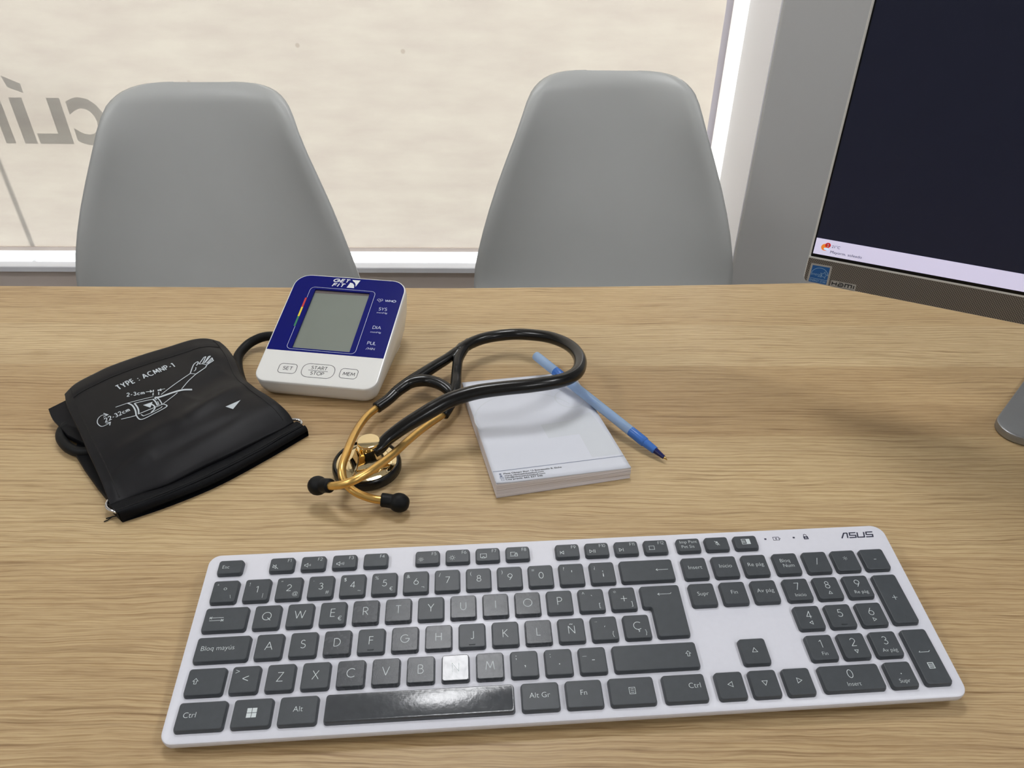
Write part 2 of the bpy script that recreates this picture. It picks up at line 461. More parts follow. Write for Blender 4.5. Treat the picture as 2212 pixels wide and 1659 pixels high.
def ribbon(pts, w, z=0.0, closed=False):
    """flat line of width w through 2D points"""
    P = [Vector(p[:2]) for p in pts]; n = len(P); V = []; F = []
    if not closed:                                   # very sharp turns start a new stroke
        for i in range(1, n - 1):
            if (P[i] - P[i - 1]).normalized().dot((P[i + 1] - P[i]).normalized()) < -0.55:
                return join(ribbon(P[:i + 1], w, z), ribbon(P[i:], w, z))
    for i in range(n):
        a = P[i] - P[i - 1] if (i > 0 or closed) else P[1] - P[0]
        b = P[(i + 1) % n] - P[i] if (i < n - 1 or closed) else a
        a = a.normalized(); b = b.normalized()
        n1 = Vector((-a.y, a.x)); n2 = Vector((-b.y, b.x)); m = n1 + n2
        m = m.normalized() if m.length > 1e-5 else n1
        l = w / 2 / max(0.5, m.dot(n1))
        V += [(*(P[i] + m * l), z), (*(P[i] - m * l), z)]
    for i in range(n if closed else n - 1):
        j = (i + 1) % n
        F.append((2 * i, 2 * i + 1, 2 * j + 1, 2 * j))
    return V, F

def flat(poly, z=0.0):
    return [(x, y, z) for x, y in poly], [tuple(range(len(poly)))]

def circle(cx, cy, r, n=20):
    return [(cx + r * math.cos(2 * math.pi * i / n), cy + r * math.sin(2 * math.pi * i / n)) for i in range(n)]

_tc = {}
def glyphs(body, offset=0.0, shear=0.0):
    key = (body, offset, shear)
    if key not in _tc:
        cu = bpy.data.curves.new('t', 'FONT'); cu.body = body; cu.size = 1.0; cu.offset = offset; cu.shear = shear
        cu.resolution_u = 4
        ob = bpy.data.objects.new('t', cu)
        me = bpy.data.meshes.new_from_object(ob)
        V = [tuple(v.co) for v in me.vertices]; F = [tuple(p.vertices) for p in me.polygons]
        bpy.data.objects.remove(ob); bpy.data.curves.remove(cu); bpy.data.meshes.remove(me)
        _tc[key] = (V, F)
    return _tc[key]

def text(body, x, y, h, align='c', z=0.0, offset=0.0, shear=0.0, width=None, capref='H'):
    """flat lettering with capital height h; x is left/centre/right, y the baseline; width stretches it"""
    V, F = glyphs(body, offset, shear)
    if not V: return [], []
    cap = max(v[1] for v in glyphs(capref, offset)[0]) - min(v[1] for v in glyphs(capref, offset)[0])
    s = h / cap
    x0 = min(v[0] for v in V); x1 = max(v[0] for v in V)
    sx = s if width is None else width / (x1 - x0)
    w = (x1 - x0) * sx
    ox = {'l': x, 'c': x - w / 2, 'r': x - w}[align]
    return [((v[0] - x0) * sx + ox, v[1] * s + y, z) for v in V], F

def text_box(body, x0, y0, x1, y1, z=0.0, offset=0.0, shear=0.0):
    V, F = glyphs(body, offset, shear)
    a0 = min(v[0] for v in V); a1 = max(v[0] for v in V); b0 = min(v[1] for v in V); b1 = max(v[1] for v in V)
    return [((v[0] - a0) / (a1 - a0) * (x1 - x0) + x0, (v[1] - b0) / (b1 - b0) * (y1 - y0) + y0, z) for v in V], F

# geometric stroke lettering for capitals and figures: unit height, (advance width, strokes)
def _a(cx, cy, rx, ry, a0, a1, n=14):
    return [(cx + rx * math.cos(math.radians(a0 + (a1 - a0) * i / n)), cy + ry * math.sin(math.radians(a0 + (a1 - a0) * i / n))) for i in range(n + 1)]
_P = [(0, 0), (0, 1), (.25, 1)] + _a(.25, .73, .28, .27, 90, -90) + [(0, .46)]
_C = _a(.5, .5, .5, .5, 48, 312, 22)
_N = [(0, 0), (0, 1), (.72, 0), (.72, 1)]
SF = {'A': (.84, [[(0, 0), (.42, 1), (.84, 0)], [(.14, .33), (.70, .33)]]),
      'B': (.58, [[(0, 0), (0, 1)], [(0, 1), (.25, 1)] + _a(.25, .765, .25, .235, 90, -90) + [(0, .53)], [(0, .53), (.28, .53)] + _a(.28, .265, .3, .265, 90, -90) + [(0, 0)]]),
      'C': (.84, [_C]), 'Ç': (.84, [_C, [(.5, 0), (.5, -.1)] + _a(.5, -.2, .1, .1, 80, -100, 6)]),
      'D': (.72, [[(0, 0), (0, 1), (.22, 1)] + _a(.22, .5, .5, .5, 90, -90) + [(0, 0)]]),
      'E': (.48, [[(.48, 1), (0, 1), (0, 0), (.48, 0)], [(0, .53), (.46, .53)]]), 'F': (.46, [[(.46, 1), (0, 1), (0, 0)], [(0, .53), (.44, .53)]]),
      'G': (1.0, [_a(.5, .5, .5, .5, 45, 360, 24) + [(.55, .5)]]), 'H': (.66, [[(0, 0), (0, 1)], [(.66, 0), (.66, 1)], [(0, .53), (.66, .53)]]),
      'I': (.06, [[(.03, 0), (.03, 1)]]), 'J': (.34, [[(.34, 1), (.34, .18)] + _a(.17, .18, .17, .18, 0, -150, 8)]),
      'K': (.6, [[(0, 0), (0, 1)], [(.55, 1), (0, .45)], [(.14, .58), (.6, 0)]]), 'L': (.44, [[(0, 1), (0, 0), (.44, 0)]]),
      'M': (.92, [[(0, 0), (.12, 1), (.46, .2), (.80, 1), (.92, 0)]]), 'N': (.72, [_N]),
      'Ñ': (.72, [_N, [(.16, 1.2), (.28, 1.27), (.44, 1.2), (.56, 1.27)]]), 'O': (1.0, [_a(.5, .5, .5, .5, 0, 360, 28)]),
      'P': (.53, [_P]), 'Q': (1.0, [_a(.5, .5, .5, .5, 0, 360, 28), [(.6, .3), (.98, -.06)]]), 'R': (.56, [_P, [(.22, .46), (.56, 0)]]),
      'S': (.55, [_a(.27, .76, .23, .24, 35, 270) + _a(.27, .26, .28, .26, 90, -145)]), 'T': (.62, [[(0, 1), (.62, 1)], [(.31, 1), (.31, 0)]]),
      'U': (.62, [[(0, 1), (0, .31)] + _a(.31, .31, .31, .31, 180, 360) + [(.62, 1)]]), 'V': (.76, [[(0, 1), (.38, 0), (.76, 1)]]),
      'W': (1.2, [[(0, 1), (.3, 0), (.6, .95), (.9, 0), (1.2, 1)]]), 'X': (.68, [[(0, 0), (.66, 1)], [(.02, 1), (.68, 0)]]),
      'Y': (.68, [[(0, 1), (.34, .47), (.68, 1)], [(.34, .47), (.34, 0)]]), 'Z': (.64, [[(.02, 1), (.62, 1), (0, 0), (.64, 0)]]),
      '0': (.62, [_a(.31, .5, .31, .5, 0, 360, 24)]), '1': (.26, [[(0, .82), (.24, 1), (.24, 0)]]),
      '2': (.6, [_a(.3, .71, .28, .29, 165, -30) + [(0, 0), (.6, 0)]]),
      '3': (.55, [_a(.25, .765, .24, .235, 150, -90) + _a(.25, .265, .29, .265, 90, -150)]),
      '4': (.64, [[(.46, 0), (.46, 1), (0, .25), (.64, .25)]]), '5': (.58, [[(.54, 1), (.18, 1), (.1, .56)] + _a(.26, .32, .32, .32, 120, -150)]),
      '6': (.62, [[(.4, 1), (.06, .5)], _a(.31, .31, .31, .31, 0, 360, 20)]), '7': (.58, [[(0, 1), (.58, 1), (.16, 0)]]),
      '8': (.58, [_a(.29, .76, .23, .24, 0, 360, 18), _a(.29, .26, .29, .26, 0, 360, 20)]), '9': (.62, [[(.22, 0), (.56, .5)], _a(.31, .69, .31, .31, 0, 360, 20)]),
      'c': (.5, [_a(.3, .3, .3, .3, 48, 312)]), 'm': (.78, [[(0, 0), (0, .6)], [(0, .38)] + _a(.19, .38, .19, .22, 180, 0, 8) + [(.38, 0)], [(.38, .38)] + _a(.57, .38, .19, .22, 180, 0, 8) + [(.76, 0)]]),
      '-': (.34, [[(0, .36), (.34, .36)]]), '+': (.66, [[(0, .42), (.66, .42)], [(.33, .09), (.33, .75)]]), '/': (.4, [[(0, -.05), (.4, 1.05)]]),
      ':': (.12, [[(.06, .02), (.06, .16)], [(.06, .5), (.06, .64)]]), ' ': (.2, [])}
def stroke_text(s, x, y, h, w, align='c', width=None, shear=0.0, track=.2, z=0.0):
    """lettering of even strokes w wide; capitals h high (centre lines), baseline y"""
    adv = 0; items = []
    for ch in s:
        cw, st = SF[ch]
        items += [[(px + adv, py) for px, py in p] for p in st]; adv += cw + track
    adv -= track
    sx = h if width is None else (width - w) / max(adv, 1e-6)
    tot = adv * sx; ox = {'l': x, 'c': x - tot / 2, 'r': x - tot}[align]
    return join(*[ribbon([(px * sx + py * h * shear + ox, py * h + y) for px, py in p], w, z) for p in items])

# ------------------------------------------------------------------ room shell (metres)
XL, XR, YB, YF, ZC = -2.6, 2.0, -2.2, 2.0, 2.5
WX = 0.525                                      # right reveal of the window
struct('floor', *box(XL, XR, YB, YF, -0.05, 0.0), FLOORM)
struct('ceiling', *box(XL, XR, YB, YF, ZC, ZC + 0.05), CEIL)
struct('wall_left', *box(XL - 0.1, XL, YB, YF, 0, ZC), WALL)
struct('wall_right', *box(XR, XR + 0.1, YB, YF, 0, ZC), WALL)
struct('wall_back', *box(XL, XR, YB - 0.1, YB, 0, ZC), WALL)
pier = struct('wall_front', *slab(rounded([(WX, 1.6), (XR, 1.6), (XR, YF), (WX, YF)], [0.004, 0, 0, 0]), [(0, 0), (ZC, 0)]), WALL, smooth=30)
struct('window_reveal', *box(WX - 0.003, WX + 0.0002, 1.606, YF, 0.2, ZC), DAYLIT_JAMB, pier)  # thin sheet over the pier's side, its paler colour stands for daylight
pier['label'] = 'plain white wall pier standing right of the window'
struct('baseboard_front', *box(XL, WX, 1.845, YF, 0, 0.185), TAUPE)
struct('trim_1', *slab([(XL, 1.83), (WX, 1.83), (WX, YF), (XL, YF)], [(0.185, 0), (0.188, -0.0), (0.198, 0), (0.2, 0.0015)]), SILLM, smooth=30)
struct('wall_front_top', *box(XL, WX, 1.86, YF, 2.3, ZC), WALL)
win = struct('window_1', *join(box(XL, WX, 1.95, 1.985, 0.2, 0.212), box(XL, WX, 1.95, 1.985, 2.26, 2.3),
                               box(0.499, WX, 1.95, 1.985, 0.212, 2.26), box(XL, XL + 0.04, 1.95, 1.985, 0.212, 2.26)), FRAMEM)
pane = struct('window_pane', *box(XL + 0.04, 0.499, 1.966, 1.970, 0.212, 2.26), GLASS, win)
gr = struct('ground', *box(-9, 9, 2.0, 14, -0.12, -0.06), PAVE)

# roller blind: fabric sheet with a hem bar
bl = thing('roller_blind', 'beige translucent roller blind drawn down over the wide window', 'blind', (-1.02, 1.9, 0.225))
bx0, bx1 = XL + 0.06 + 1.02, 0.492 + 1.02
nx, nz = 40, 30
V = [(bx0 + (bx1 - bx0) * i / nx, 0.0012 * math.sin(i * 0.9) , 2.03 * k / nz) for k in range(nz + 1) for i in range(nx + 1)]
F = [(k * (nx + 1) + i, k * (nx + 1) + i + 1, (k + 1) * (nx + 1) + i + 1, (k + 1) * (nx + 1) + i) for k in range(nz) for i in range(nx)]
add('fabric', V, F, BLIND, bl, 180, 1.0)
add('hem_bar', *box(bx0, bx1, -0.004, 0.004, -0.009, 0.002), TAUPE, bl, None, 1.0)
tb = tube([(bx0, 0.03, 2.05), (bx1, 0.03, 2.05)], 0.03, 20)
add('roller_tube', *tb, LAMPRIM, bl, 40, 1.0)

# lettering stuck on the outside of the glass: reads from the street, so it is mirrored from inside
wl = thing('window_lettering', 'dark mirrored clinic lettering on the glass showing as a shadow through the blind', 'lettering', (-1.12, 1.9705, 0.555))
for ch, x0, x1, h in (('C', -1.095, -1.008, .118), ('L', -1.192, -1.107, .113), ('I', -1.231, -1.199, .113), ('N', -1.352, -1.254, .113),
                      ('I', -1.405, -1.374, .113), ('C', -1.52, -1.43, .118), ('A', -1.65, -1.535, .113)):
    v, f = text_box(ch, 0, 0, x1 - x0, h, offset=0.045)
    v = [((x1 - p[0]) + 1.12 - 0.028, 0, p[1] - 0.0185 - (0.003 if ch == 'C' else 0)) for p in v]
    add('letter', v, f, VINYL, wl, None, 1.0)
add('accent_mark', [(x + 1.12 - 0.052, 0, z - 0.0185) for x, z in [(-1.20, .137), (-1.166, .124), (-1.166, .146), (-1.206, .164)]], [(0, 1, 2, 3)], VINYL, wl, None, 1.0)
# thin post standing outside, its shadow falls on the blind
pp = add('street_post', *moved(lathe([(0.05, 0), (0.05, 0.01), (0.006, 0.012), (0.006, 1.05), (0.0, 1.06)], 16), -1.525, 2.45, -0.06), STEELGREY, None, 40, 1.0)
tag(pp, 'thin post outside the window casting a slanted shadow on the blind', 'post')

# ceiling downlights
for k, (x, y) in enumerate(((-0.12, 1.09), (-1.55, 0.2), (-1.55, -1.4), (1.3, -1.4), (1.3, 0.2))):
    where = ('above the far edge of the desk', 'left of the desk', 'at the back left of the room',
             'at the back right of the room', 'right of the computer')[k]
    t = thing('ceiling_light', 'round white recessed ceiling downlight ' + where, 'ceiling light', (x, y, ZC), group='recessed ceiling downlights')
    add('trim_ring', *lathe([(0.235, 0), (0.237, -0.004), (0.223, -0.009), (0.217, -0.005)], 40), LAMPRIM, t, 40, 1.0)
    ld = bpy.data.lights.new('downlight', 'AREA'); ld.shape = 'DISK'; ld.size = 0.42; ld.energy = LAMP_W; ld.color = (0.98, 0.99, 1.0)
    lo = bpy.data.objects.new('downlight', ld); COL.objects.link(lo); lo.parent = t; lo.location = (0, 0, -0.012)
    add('diffuser', *lathe([(0.218, -0.005), (0.0, -0.005)], 40), LAMPGLOW, t, None, 1.0)

# ------------------------------------------------------------------ desk
desk = thing('desk', 'large oak desk with horizontal grain holding the keyboard and medical tools', 'desk', (0, 0, 0))
far = [(0.95, 0.724), (0.5, 0.724), (0.3145, 0.7238), (0.2383, 0.7200), (0.09, 0.7140), (-0.051, 0.7098), (-0.3, 0.7102), (-0.5455, 0.7116), (-1.15, 0.714)]
top = [(-1.15, 0.0), (0.95, 0.0)] + far
add('desk_top', *slab(top, [(-0.028, 0.001), (-0.027, 0), (-0.0008, 0), (0, 0.0008)]), WOOD, desk, 25, 1.0).location = (0, 0, TZ)
for x in (-1.05, 0.85):
    add('leg_panel', *box(x - 0.014, x + 0.014, 0.06, 0.66, 0, TZ - 0.028), WOOD, desk, None, 1.0)

# ------------------------------------------------------------------ chairs
def chair_shell():
    rows = []                                   # (half width, y, z) of each row of the shell from the top of the back to the seat front
    for z, w in ((.0705, .046), (.0702, .066), (.0692, .084), (.0675, .097), (.065, .108), (.061, .119), (.0565, .127), (.051, .134), (.044, .1405), (.030, .148),
                 (.012, .155), (-.02, .167), (-.06, .183), (-.10, .198), (-.14, .211), (-.18, .222), (-.22, .231), (-.26, .238), (-.295, .241)):
        rows.append((w, -(.07 - z) * .25, z + .74))
    for y, z, w in ((-.105, -.325, .241), (-.128, -.345, .239), (-.165, -.357, .236), (-.215, -.361, .231), (-.27, -.356, .225), (-.33, -.346, .218),
                    (-.38, -.342, .209), (-.415, -.346, .196), (-.435, -.356, .180), (-.445, -.370, .160)):
        rows.append((w, y, z + .74))
    n = 36; V = []
    for i, (w, y, z) in enumerate(rows):
        g = i / (len(rows) - 1)
        back = 1 / (1 + math.exp((g - .62) * 18))         # 1 on the back, 0 on the seat
        fwd = (.022 + .05 * min(1, g / .55)) * back
        up = .05 * (1 - back) * max(0, 1 - max(0, g - .62) / .38)
        for j in range(n + 1):
            t = math.sin((j / n - .5) * math.pi) * .35 + (j / n - .5) * 2 * .65
            a = abs(t)
            q = w * a / (max(w, .158) if g < .62 else w)          # how far out from the middle of the shell
            d = min(w * (1 - a), (.0705 + .74 - z) * .8 if g < .62 else 1)
            curl = max(0.0, (.020 - d) / .020) ** 2 * .011 * back  # the rim rolls away from the sitter
            low = max(0.0, (.016 - w * (1 - a)) / .016) ** 2 * .007 * (1 - back)
            V.append((w * t, y - fwd * q ** 2.4 + curl, z + up * q ** 2.6 - low))
    F = [(i * (n + 1) + j, i * (n + 1) + j + 1, (i + 1) * (n + 1) + j + 1, (i + 1) * (n + 1) + j) for i in range(len(rows) - 1) for j in range(n)]
    return V, F

def make_chair(label, x, y, sx, rz):
    # the chair's base is the floor point below the middle of the seat
    t = thing('shell_chair', label, 'chair', (x, y - .24, 0), (0, 0, rz), 'white shell chairs on the far side of the desk')
    v, f = chair_shell()
    s = add('seat_shell', [(p[0] * sx, p[1] + .24, p[2]) for p in v], f, SHELL, t, 180, 1.0)
    md = s.modifiers.new('thickness', 'SOLIDIFY'); md.thickness = 0.006; md.offset = 0
    for ax in (-1, 1):
        for ay in (-1, 1):
            a = (ax * .12, ay * .10 + .0, .372); b = (ax * .215, ay * .20 + .01, 0.0)
            add('leg', *tube([b, a], [.010, .015], 12), BEECH, t, 40, 1.0)
    add('leg_frame', *join(tube([(-.12, -.10, .355), (.12, .10, .355)], .006, 8), tube([(.12, -.10, .355), (-.12, .10, .355)], .006, 8),
                           box(-.13, .13, -.11, -.09, .362, .376), box(-.13, .13, .09, .11, .362, .376)), BLACKSTEEL, t, 40, 1.0)
    return t
make_chair('white moulded shell chair behind the blood pressure monitor, left of the two', -0.497, 1.263, 1.03, math.radians(1.0))
make_chair('white moulded shell chair behind the notepad, nearer the computer', 0.165, 1.352, 0.985, math.radians(-2.0))

# ------------------------------------------------------------------ keyboard (local millimetres: x along a row, y away, z off the key tops)
kx = Vector((.9981, .0617, .005)).normalized(); kn = Vector((0, -.0806, .9967)); kn = (kn - kx * kn.dot(kx)).normalized(); ky = kn.cross(kx)
kmat = Matrix((kx, ky, kn)).transposed().to_4x4()
kb = thing('keyboard', 'silver wireless keyboard with dark grey keys lying across the front of the desk', 'keyboard', (-0.1755, 0.21625, TZ + 0.0129), kmat.to_euler())
kmat = Matrix.Translation(kb.location) @ kmat
deck = rounded([(-4.6, -13.2), (423.6, -12.6), (426.6, 104.6), (-6.6, 105.4)], [7, 7, 8, 7], 8)
add('deck', *slab(deck, [(-9.4, 3.0), (-8.6, 0.9), (-7.2, 0.15), (-4.3, 0.0), (-3.4, 0.35), (-3.0, 1.2)]), DECK, kb, 35)
# rubber feet: two short at the front, a tall riser at the back
inv = kmat.inverted()
def foot(x, y, w, d):
    v, f = [], []
    for (a, b_) in ((-1, -1), (1, -1), (1, 1), (-1, 1)):
        v.append((x + a * w, y + b_ * d, -9.3))
    for (a, b_) in ((-1, -1), (1, -1), (1, 1), (-1, 1)):
        p = kmat @ (Vector((x + a * w, y + b_ * d, 0)) * .001); p.z = TZ + 0.0002
        q = inv @ p; v.append(tuple(c * 1000 for c in q))
    return v, [(0, 1, 2, 3), (4, 5, 6, 7), (0, 1, 5, 4), (1, 2, 6, 5), (2, 3, 7, 6), (3, 0, 4, 7)]
for x, y, w, d in ((25, -2, 10, 3), (395, -2, 10, 3), (60, 90, 34, 5), (360, 90, 34, 5)):
    add('rubber_foot', *foot(x, y, w, d), RUBBERFOOT, kb)

KEYS = {}
def key_solid(outline):
    return slab(outline, [(-3.05, -0.55), (-1.6, -0.45), (-0.55, -0.12), (-0.18, 0.0), (0.0, 0.35)], cap0=False)
def place_key(x0, x1, y0, y1, worn=False, name='key', outline=None):
    w, h = round(x1 - x0, 1), round(y1 - y0, 1)
    k = (w, h, worn)
    if outline is not None:
        o = add(name, *key_solid(outline), KEYM, kb, 22); return o
    if k not in KEYS:
        o = add(name, *key_solid(rrect(-w / 2, -h / 2, w / 2, h / 2, 1.5, 5)), (KEYM, KEYSOFT, KEYWORN)[int(worn)], kb, 22)
        KEYS[k] = o
    else:
        o = KEYS[k].copy(); o.name = name; COL.objects.link(o); o.parent = kb
    o.location = ((x0 + x1) / 2000, (y0 + y1) / 2000, 0)
    return o
def legend(key, parts, inkm=None):
    v, f = join(*parts)
    add('legend', [(p[0], p[1], 0.04) for p in v], f, inkm or LEGEND, key)
TH = -0.012                                       # thins the strokes of the lettering
def T(s, x, y, h, al='c', w=None, off=None):
    if all(c in SF for c in s) and not any(c in 'cm' for c in s): return stroke_text(s, x, y - h / 2, h, max(.2, min(.34, h * .085)), al, w)
    return text(s, x, y - h / 2, h, al, offset=TH if off is None else off, width=w)
LW = 0.28
def tri(cx, cy, r, rot):
    return ribbon([(cx + r * math.cos(math.radians(rot + a)), cy + r * math.sin(math.radians(rot + a))) for a in (0, 120, 240)], LW, closed=True)
def arrow_left(x0, x1, y, hook=0):
    p = [ribbon([(x0, y), (x1, y)] + ([(x1 + hook * .5, y + hook * .5)] if hook else []), LW), ribbon([(x0 + 1, y + .8), (x0, y), (x0 + 1, y - .8)], LW)]
    return p
def shift_icon(cx, cy):
    return [ribbon([(cx, cy + 1.6), (cx + 1.4, cy + .1), (cx + .6, cy + .1), (cx + .6, cy - 1.5), (cx - .6, cy - 1.5), (cx - .6, cy + .1), (cx - 1.4, cy + .1)], LW, closed=True)]
def speaker(cx, cy, waves, mute=False):
    p = [ribbon([(cx - 1.6, cy - .5), (cx - .8, cy - .5), (cx + .3, cy - 1.4), (cx + .3, cy + 1.4), (cx - .8, cy + .5), (cx - 1.6, cy + .5)], LW, closed=True)]
    for i in range(waves): p.append(ribbon([(cx + 1 + i * .8, cy - .5 - .3 * i), (cx + 1.15 + i * .8, cy), (cx + 1 + i * .8, cy + .5 + .3 * i)], .22))
    if mute: p += [ribbon([(cx - 1.8, cy + 1.6), (cx + 1.8, cy - 1.6)], LW)]
    return p
def sunny(cx, cy, r):
    p = [ribbon(circle(cx, cy, r, 12), .25, closed=True)]
    for i in range(8):
        a = i * math.pi / 4; p.append(ribbon([(cx + (r + .5) * math.cos(a), cy + (r + .5) * math.sin(a)), (cx + (r + 1) * math.cos(a), cy + (r + 1) * math.sin(a))], .25))
    return p
def frame(x0, y0, x1, y1, w=LW): return ribbon([(x0, y0), (x1, y0), (x1, y1), (x0, y1)], w, closed=True)

KW = 14.7; PX = 19.0
def row_x(u): return u * PX - KW / 2, u * PX + KW / 2
def ctr(n): return -0.2 + n
RY = {'num': (68.5, 83.3), 'q': (49.6, 64.4), 'a': (30.6, 45.3), 'z': (11.3, 26.3), 'b': (-7.6, 7.2), 'f': (88.8, 98.3)}
# number row
for i, (sh, c, al) in enumerate((('ª', 'º', '\\'), ('!', '1', '|'), ('"', '2', '@'), ('·', '3', '#'), ('$', '4', '~'), ('%', '5', '€'), ('&', '6', '¬'),
                                 ('/', '7', ''), ('(', '8', ''), (')', '9', ''), ('=', '0', ''), ('?', "'", ''), ('¿', '¡', ''))):
    x0, x1 = row_x(0.5 + i)
    k = place_key(x0, x1, *RY['num'])
    p = [T(sh, -4.6, 4.0, 2.3), T(c, 0.2, 0.2, 4.3)]
    if al: p.append(T(al, 4.3, -4.0, 2.3))
    legend(k, p)
k = place_key(248.9, 281.4, *RY['num'], name='backspace_key'); legend(k, arrow_left(5.5, 13, 0))
# Q row
k = place_key(2.1, 26.4, *RY['q'], name='tab_key')
legend(k, [*arrow_left(-8.6, -1, .9), ribbon([(-8.9, 1.7), (-8.9, .1)], LW), ribbon([(-8.9, -.9), (-1.3, -.9)], LW), ribbon([(-2.3, -.1), (-1.3, -.9), (-2.3, -1.7)], LW), ribbon([(-1.0, -.1), (-1.0, -1.7)], LW)])
for i, c in enumerate('QWERTYUIOP'):
    k = place_key(*row_x(2 + i), *RY['q'], worn=int(c in 'UIORT'))
    p = [T(c, 0, 0.3, 5.0)]
    if c == 'E': p.append(T('€', 4.3, -3.6, 2.6))
    legend(k, p)
k = place_key(*row_x(12), *RY['q']); legend(k, [T('^', -4.5, 4.2, 2.6), T('`', .3, 1.4, 4), T('[', 4.5, -3.8, 2.6)])
k = place_key(*row_x(13), *RY['q']); legend(k, [T('*', -4.5, 3.8, 3.0), T('+', .3, .2, 5.6), T(']', 4.5, -3.8, 2.6)])
ent = rounded([(263.1, 30.8), (281.2, 30.8), (281.6, 64.4), (258.2, 64.4), (258.2, 50.2), (263.1, 50.2)], [1.5, 1.5, 1.5, 1.5, 1.5, 1.5])
k = place_key(0, 1, 0, 1, name='enter_key', outline=ent); legend(k, [([(x + 271, y + 58.5, z) for x, y, z in v], f) for v, f in arrow_left(-3, 4.6, 0, 1.4)])
# A row
k = place_key(2.2, 31.4, *RY['a'], name='caps_lock_key'); legend(k, [T('Bloq mayús', -11.6, 0.5, 2.7, 'l')])
for i, c in enumerate('ASDFGHJKLÑ'):
    k = place_key(*row_x(2.25 + i), *RY['a'], worn=int(c in 'LGHD'))
    legend(k, [T(c, 0, 0.1, 4.8)])
    if c in 'FJ': add('finger_bump', *slab(rrect(-1.8, -6.0, 1.8, -5.3, .3, 3), [(0, 0), (.35, .1)]), KEYM, k)
k = place_key(*row_x(12.25), *RY['a']); legend(k, [T('¨', -4.4, 3.2, 2.8), T('´', .3, -.6, 4.2), T('{', 4.5, -3.8, 2.6)])
k = place_key(*row_x(13.25), *RY['a']); legend(k, [T('Ç', 0, .4, 4.8), T('}', 4.5, -3.8, 2.6)])
# Z row
k = place_key(2.4, 22.1, *RY['z'], name='shift_key'); legend(k, shift_icon(-5.2, .3))
k = place_key(*row_x(1.75), *RY['z']); legend(k, [T('>', -4.6, 4.6, 3.0), T('<', .4, .2, 4.6)])
for i, c in enumerate('ZXCVBNM'):
    k = place_key(*row_x(2.75 + i), *RY['z'], worn=2 if c == 'N' else int(c in 'BMCV')); legend(k, [T(c, 0, .2, 5.0)])
for i, (a, b_) in enumerate(((';', ','), (':', '.'), ('_', '-'))):
    k = place_key(*row_x(9.75 + i), *RY['z']); legend(k, [T(a, -4.4, 4.4, 3.2), T(b_, .3, .6, 4.6)])
k = place_key(235.0, 282.0, *RY['z'], name='shift_key'); legend(k, shift_icon(18.5, .6))
# bottom row
k = place_key(2.4, 26.8, *RY['b'], name='control_key'); legend(k, [T('Ctrl', -9, .6, 2.8, 'l')])
k = place_key(31.0, 50.8, *RY['b'], name='system_key')
legend(k, [flat([(-2.6 + 2.7 * a, -2.6 + 2.7 * b_), (-.2 + 2.7 * a, -2.6 + 2.7 * b_), (-.2 + 2.7 * a, -.2 + 2.7 * b_), (-2.6 + 2.7 * a, -.2 + 2.7 * b_)]) for a in (0, 1) for b_ in (0, 1)])
k = place_key(54.9, 74.5, *RY['b']); legend(k, [T('Alt', 0, .6, 2.8)])
sb = place_key(78.8, 178.2, *RY['b'], worn=2, name='space_bar')
# the bar's top is a shallow arch from front to back
arch_rows = 13; ax, ay = 49.7 - .5, 7.4 - .5
V = [(x, -ay + 2 * ay * i / (arch_rows - 1), -.02 + .36 * (1 - (2 * i / (arch_rows - 1) - 1) ** 2)) for i in range(arch_rows) for x in (-ax, -ax * .97, ax * .97, ax)]
V = [(x, y, z if abs(x) < ax - .01 else -.02) for x, y, z in V]
arch = add('arched_top', V, [(i * 4 + k, i * 4 + k + 1, i * 4 + k + 5, i * 4 + k + 4) for i in range(arch_rows - 1) for k in range(3)], KEYWORN, sb, 180)
k = place_key(182.5, 202.2, *RY['b']); legend(k, [T('Alt Gr', -.3, .6, 2.8)])
k = place_key(206.4, 225.5, *RY['b']); legend(k, [T('Fn', -.3, .6, 2.8)])
k = place_key(229.8, 253.8, *RY['b']); legend(k, [frame(-1.6, -1.7, 1.6, 1.9, .25)] + [ribbon([(-.9, y), (.9, y)], .22) for y in (-.9, .1, 1.0)])
k = place_key(259.2, 281.9, *RY['b'], name='control_key'); legend(k, [T('Ctrl', 8.6, 1.0, 2.8, 'r')])
# cluster right of the letters
for i, s in enumerate(('Insert', 'Inicio', 'Re pág')):
    k = place_key(*row_x(15.54 + i), *RY['num']); legend(k, [T(s, 0, .4, 2.5)])
for i, s in enumerate(('Supr', 'Fin', 'Av pág')):
    k = place_key(*row_x(15.54 + i), *RY['q']); legend(k, [T(s, 0, .4, 2.5)])
k = place_key(*row_x(16.56), *RY['z'], name='arrow_key'); legend(k, [tri(0, .2, 1.7, 90)])
for i, r in enumerate((180, 270, 0)):
    k = place_key(*row_x(15.56 + i * .985), *RY['b'], name='arrow_key'); legend(k, [tri(0, .4, 1.7, r)])
# number pad
NP = 18.585
k = place_key(*row_x(NP), *RY['num']); legend(k, [T('Bloq', -.9, 2.1, 2.4), T('Num', .4, -1.6, 2.4)])
for i, s in enumerate('/*-'):
    k = place_key(*row_x(NP + 1 + i * .97), *RY['num']); legend(k, [T(s, 0, .4, 4.4)])
for i, (s, u) in enumerate((('7', 'Inicio'), ('8', 90), ('9', 'Re pág'))):
    k = place_key(*row_x(NP + i * .98), *RY['q']); legend(k, [T(s, 0, 2.0, 4.6), T(u, .3, -3.9, 2.1) if isinstance(u, str) else tri(0, -3.6, 1.2, u)])
for i, (s, u) in enumerate((('4', 180), ('5', None), ('6', 0))):
    k = place_key(*row_x(NP + i * .98), *RY['a']); legend(k, [T(s, 0, 1.6, 4.6)] + ([tri(0, -3.6, 1.2, u)] if u is not None else []))
    if u is None: add('finger_bump', *slab(rrect(-1.8, -6.0, 1.8, -5.3, .3, 3), [(0, 0), (.35, .1)]), KEYM, k)
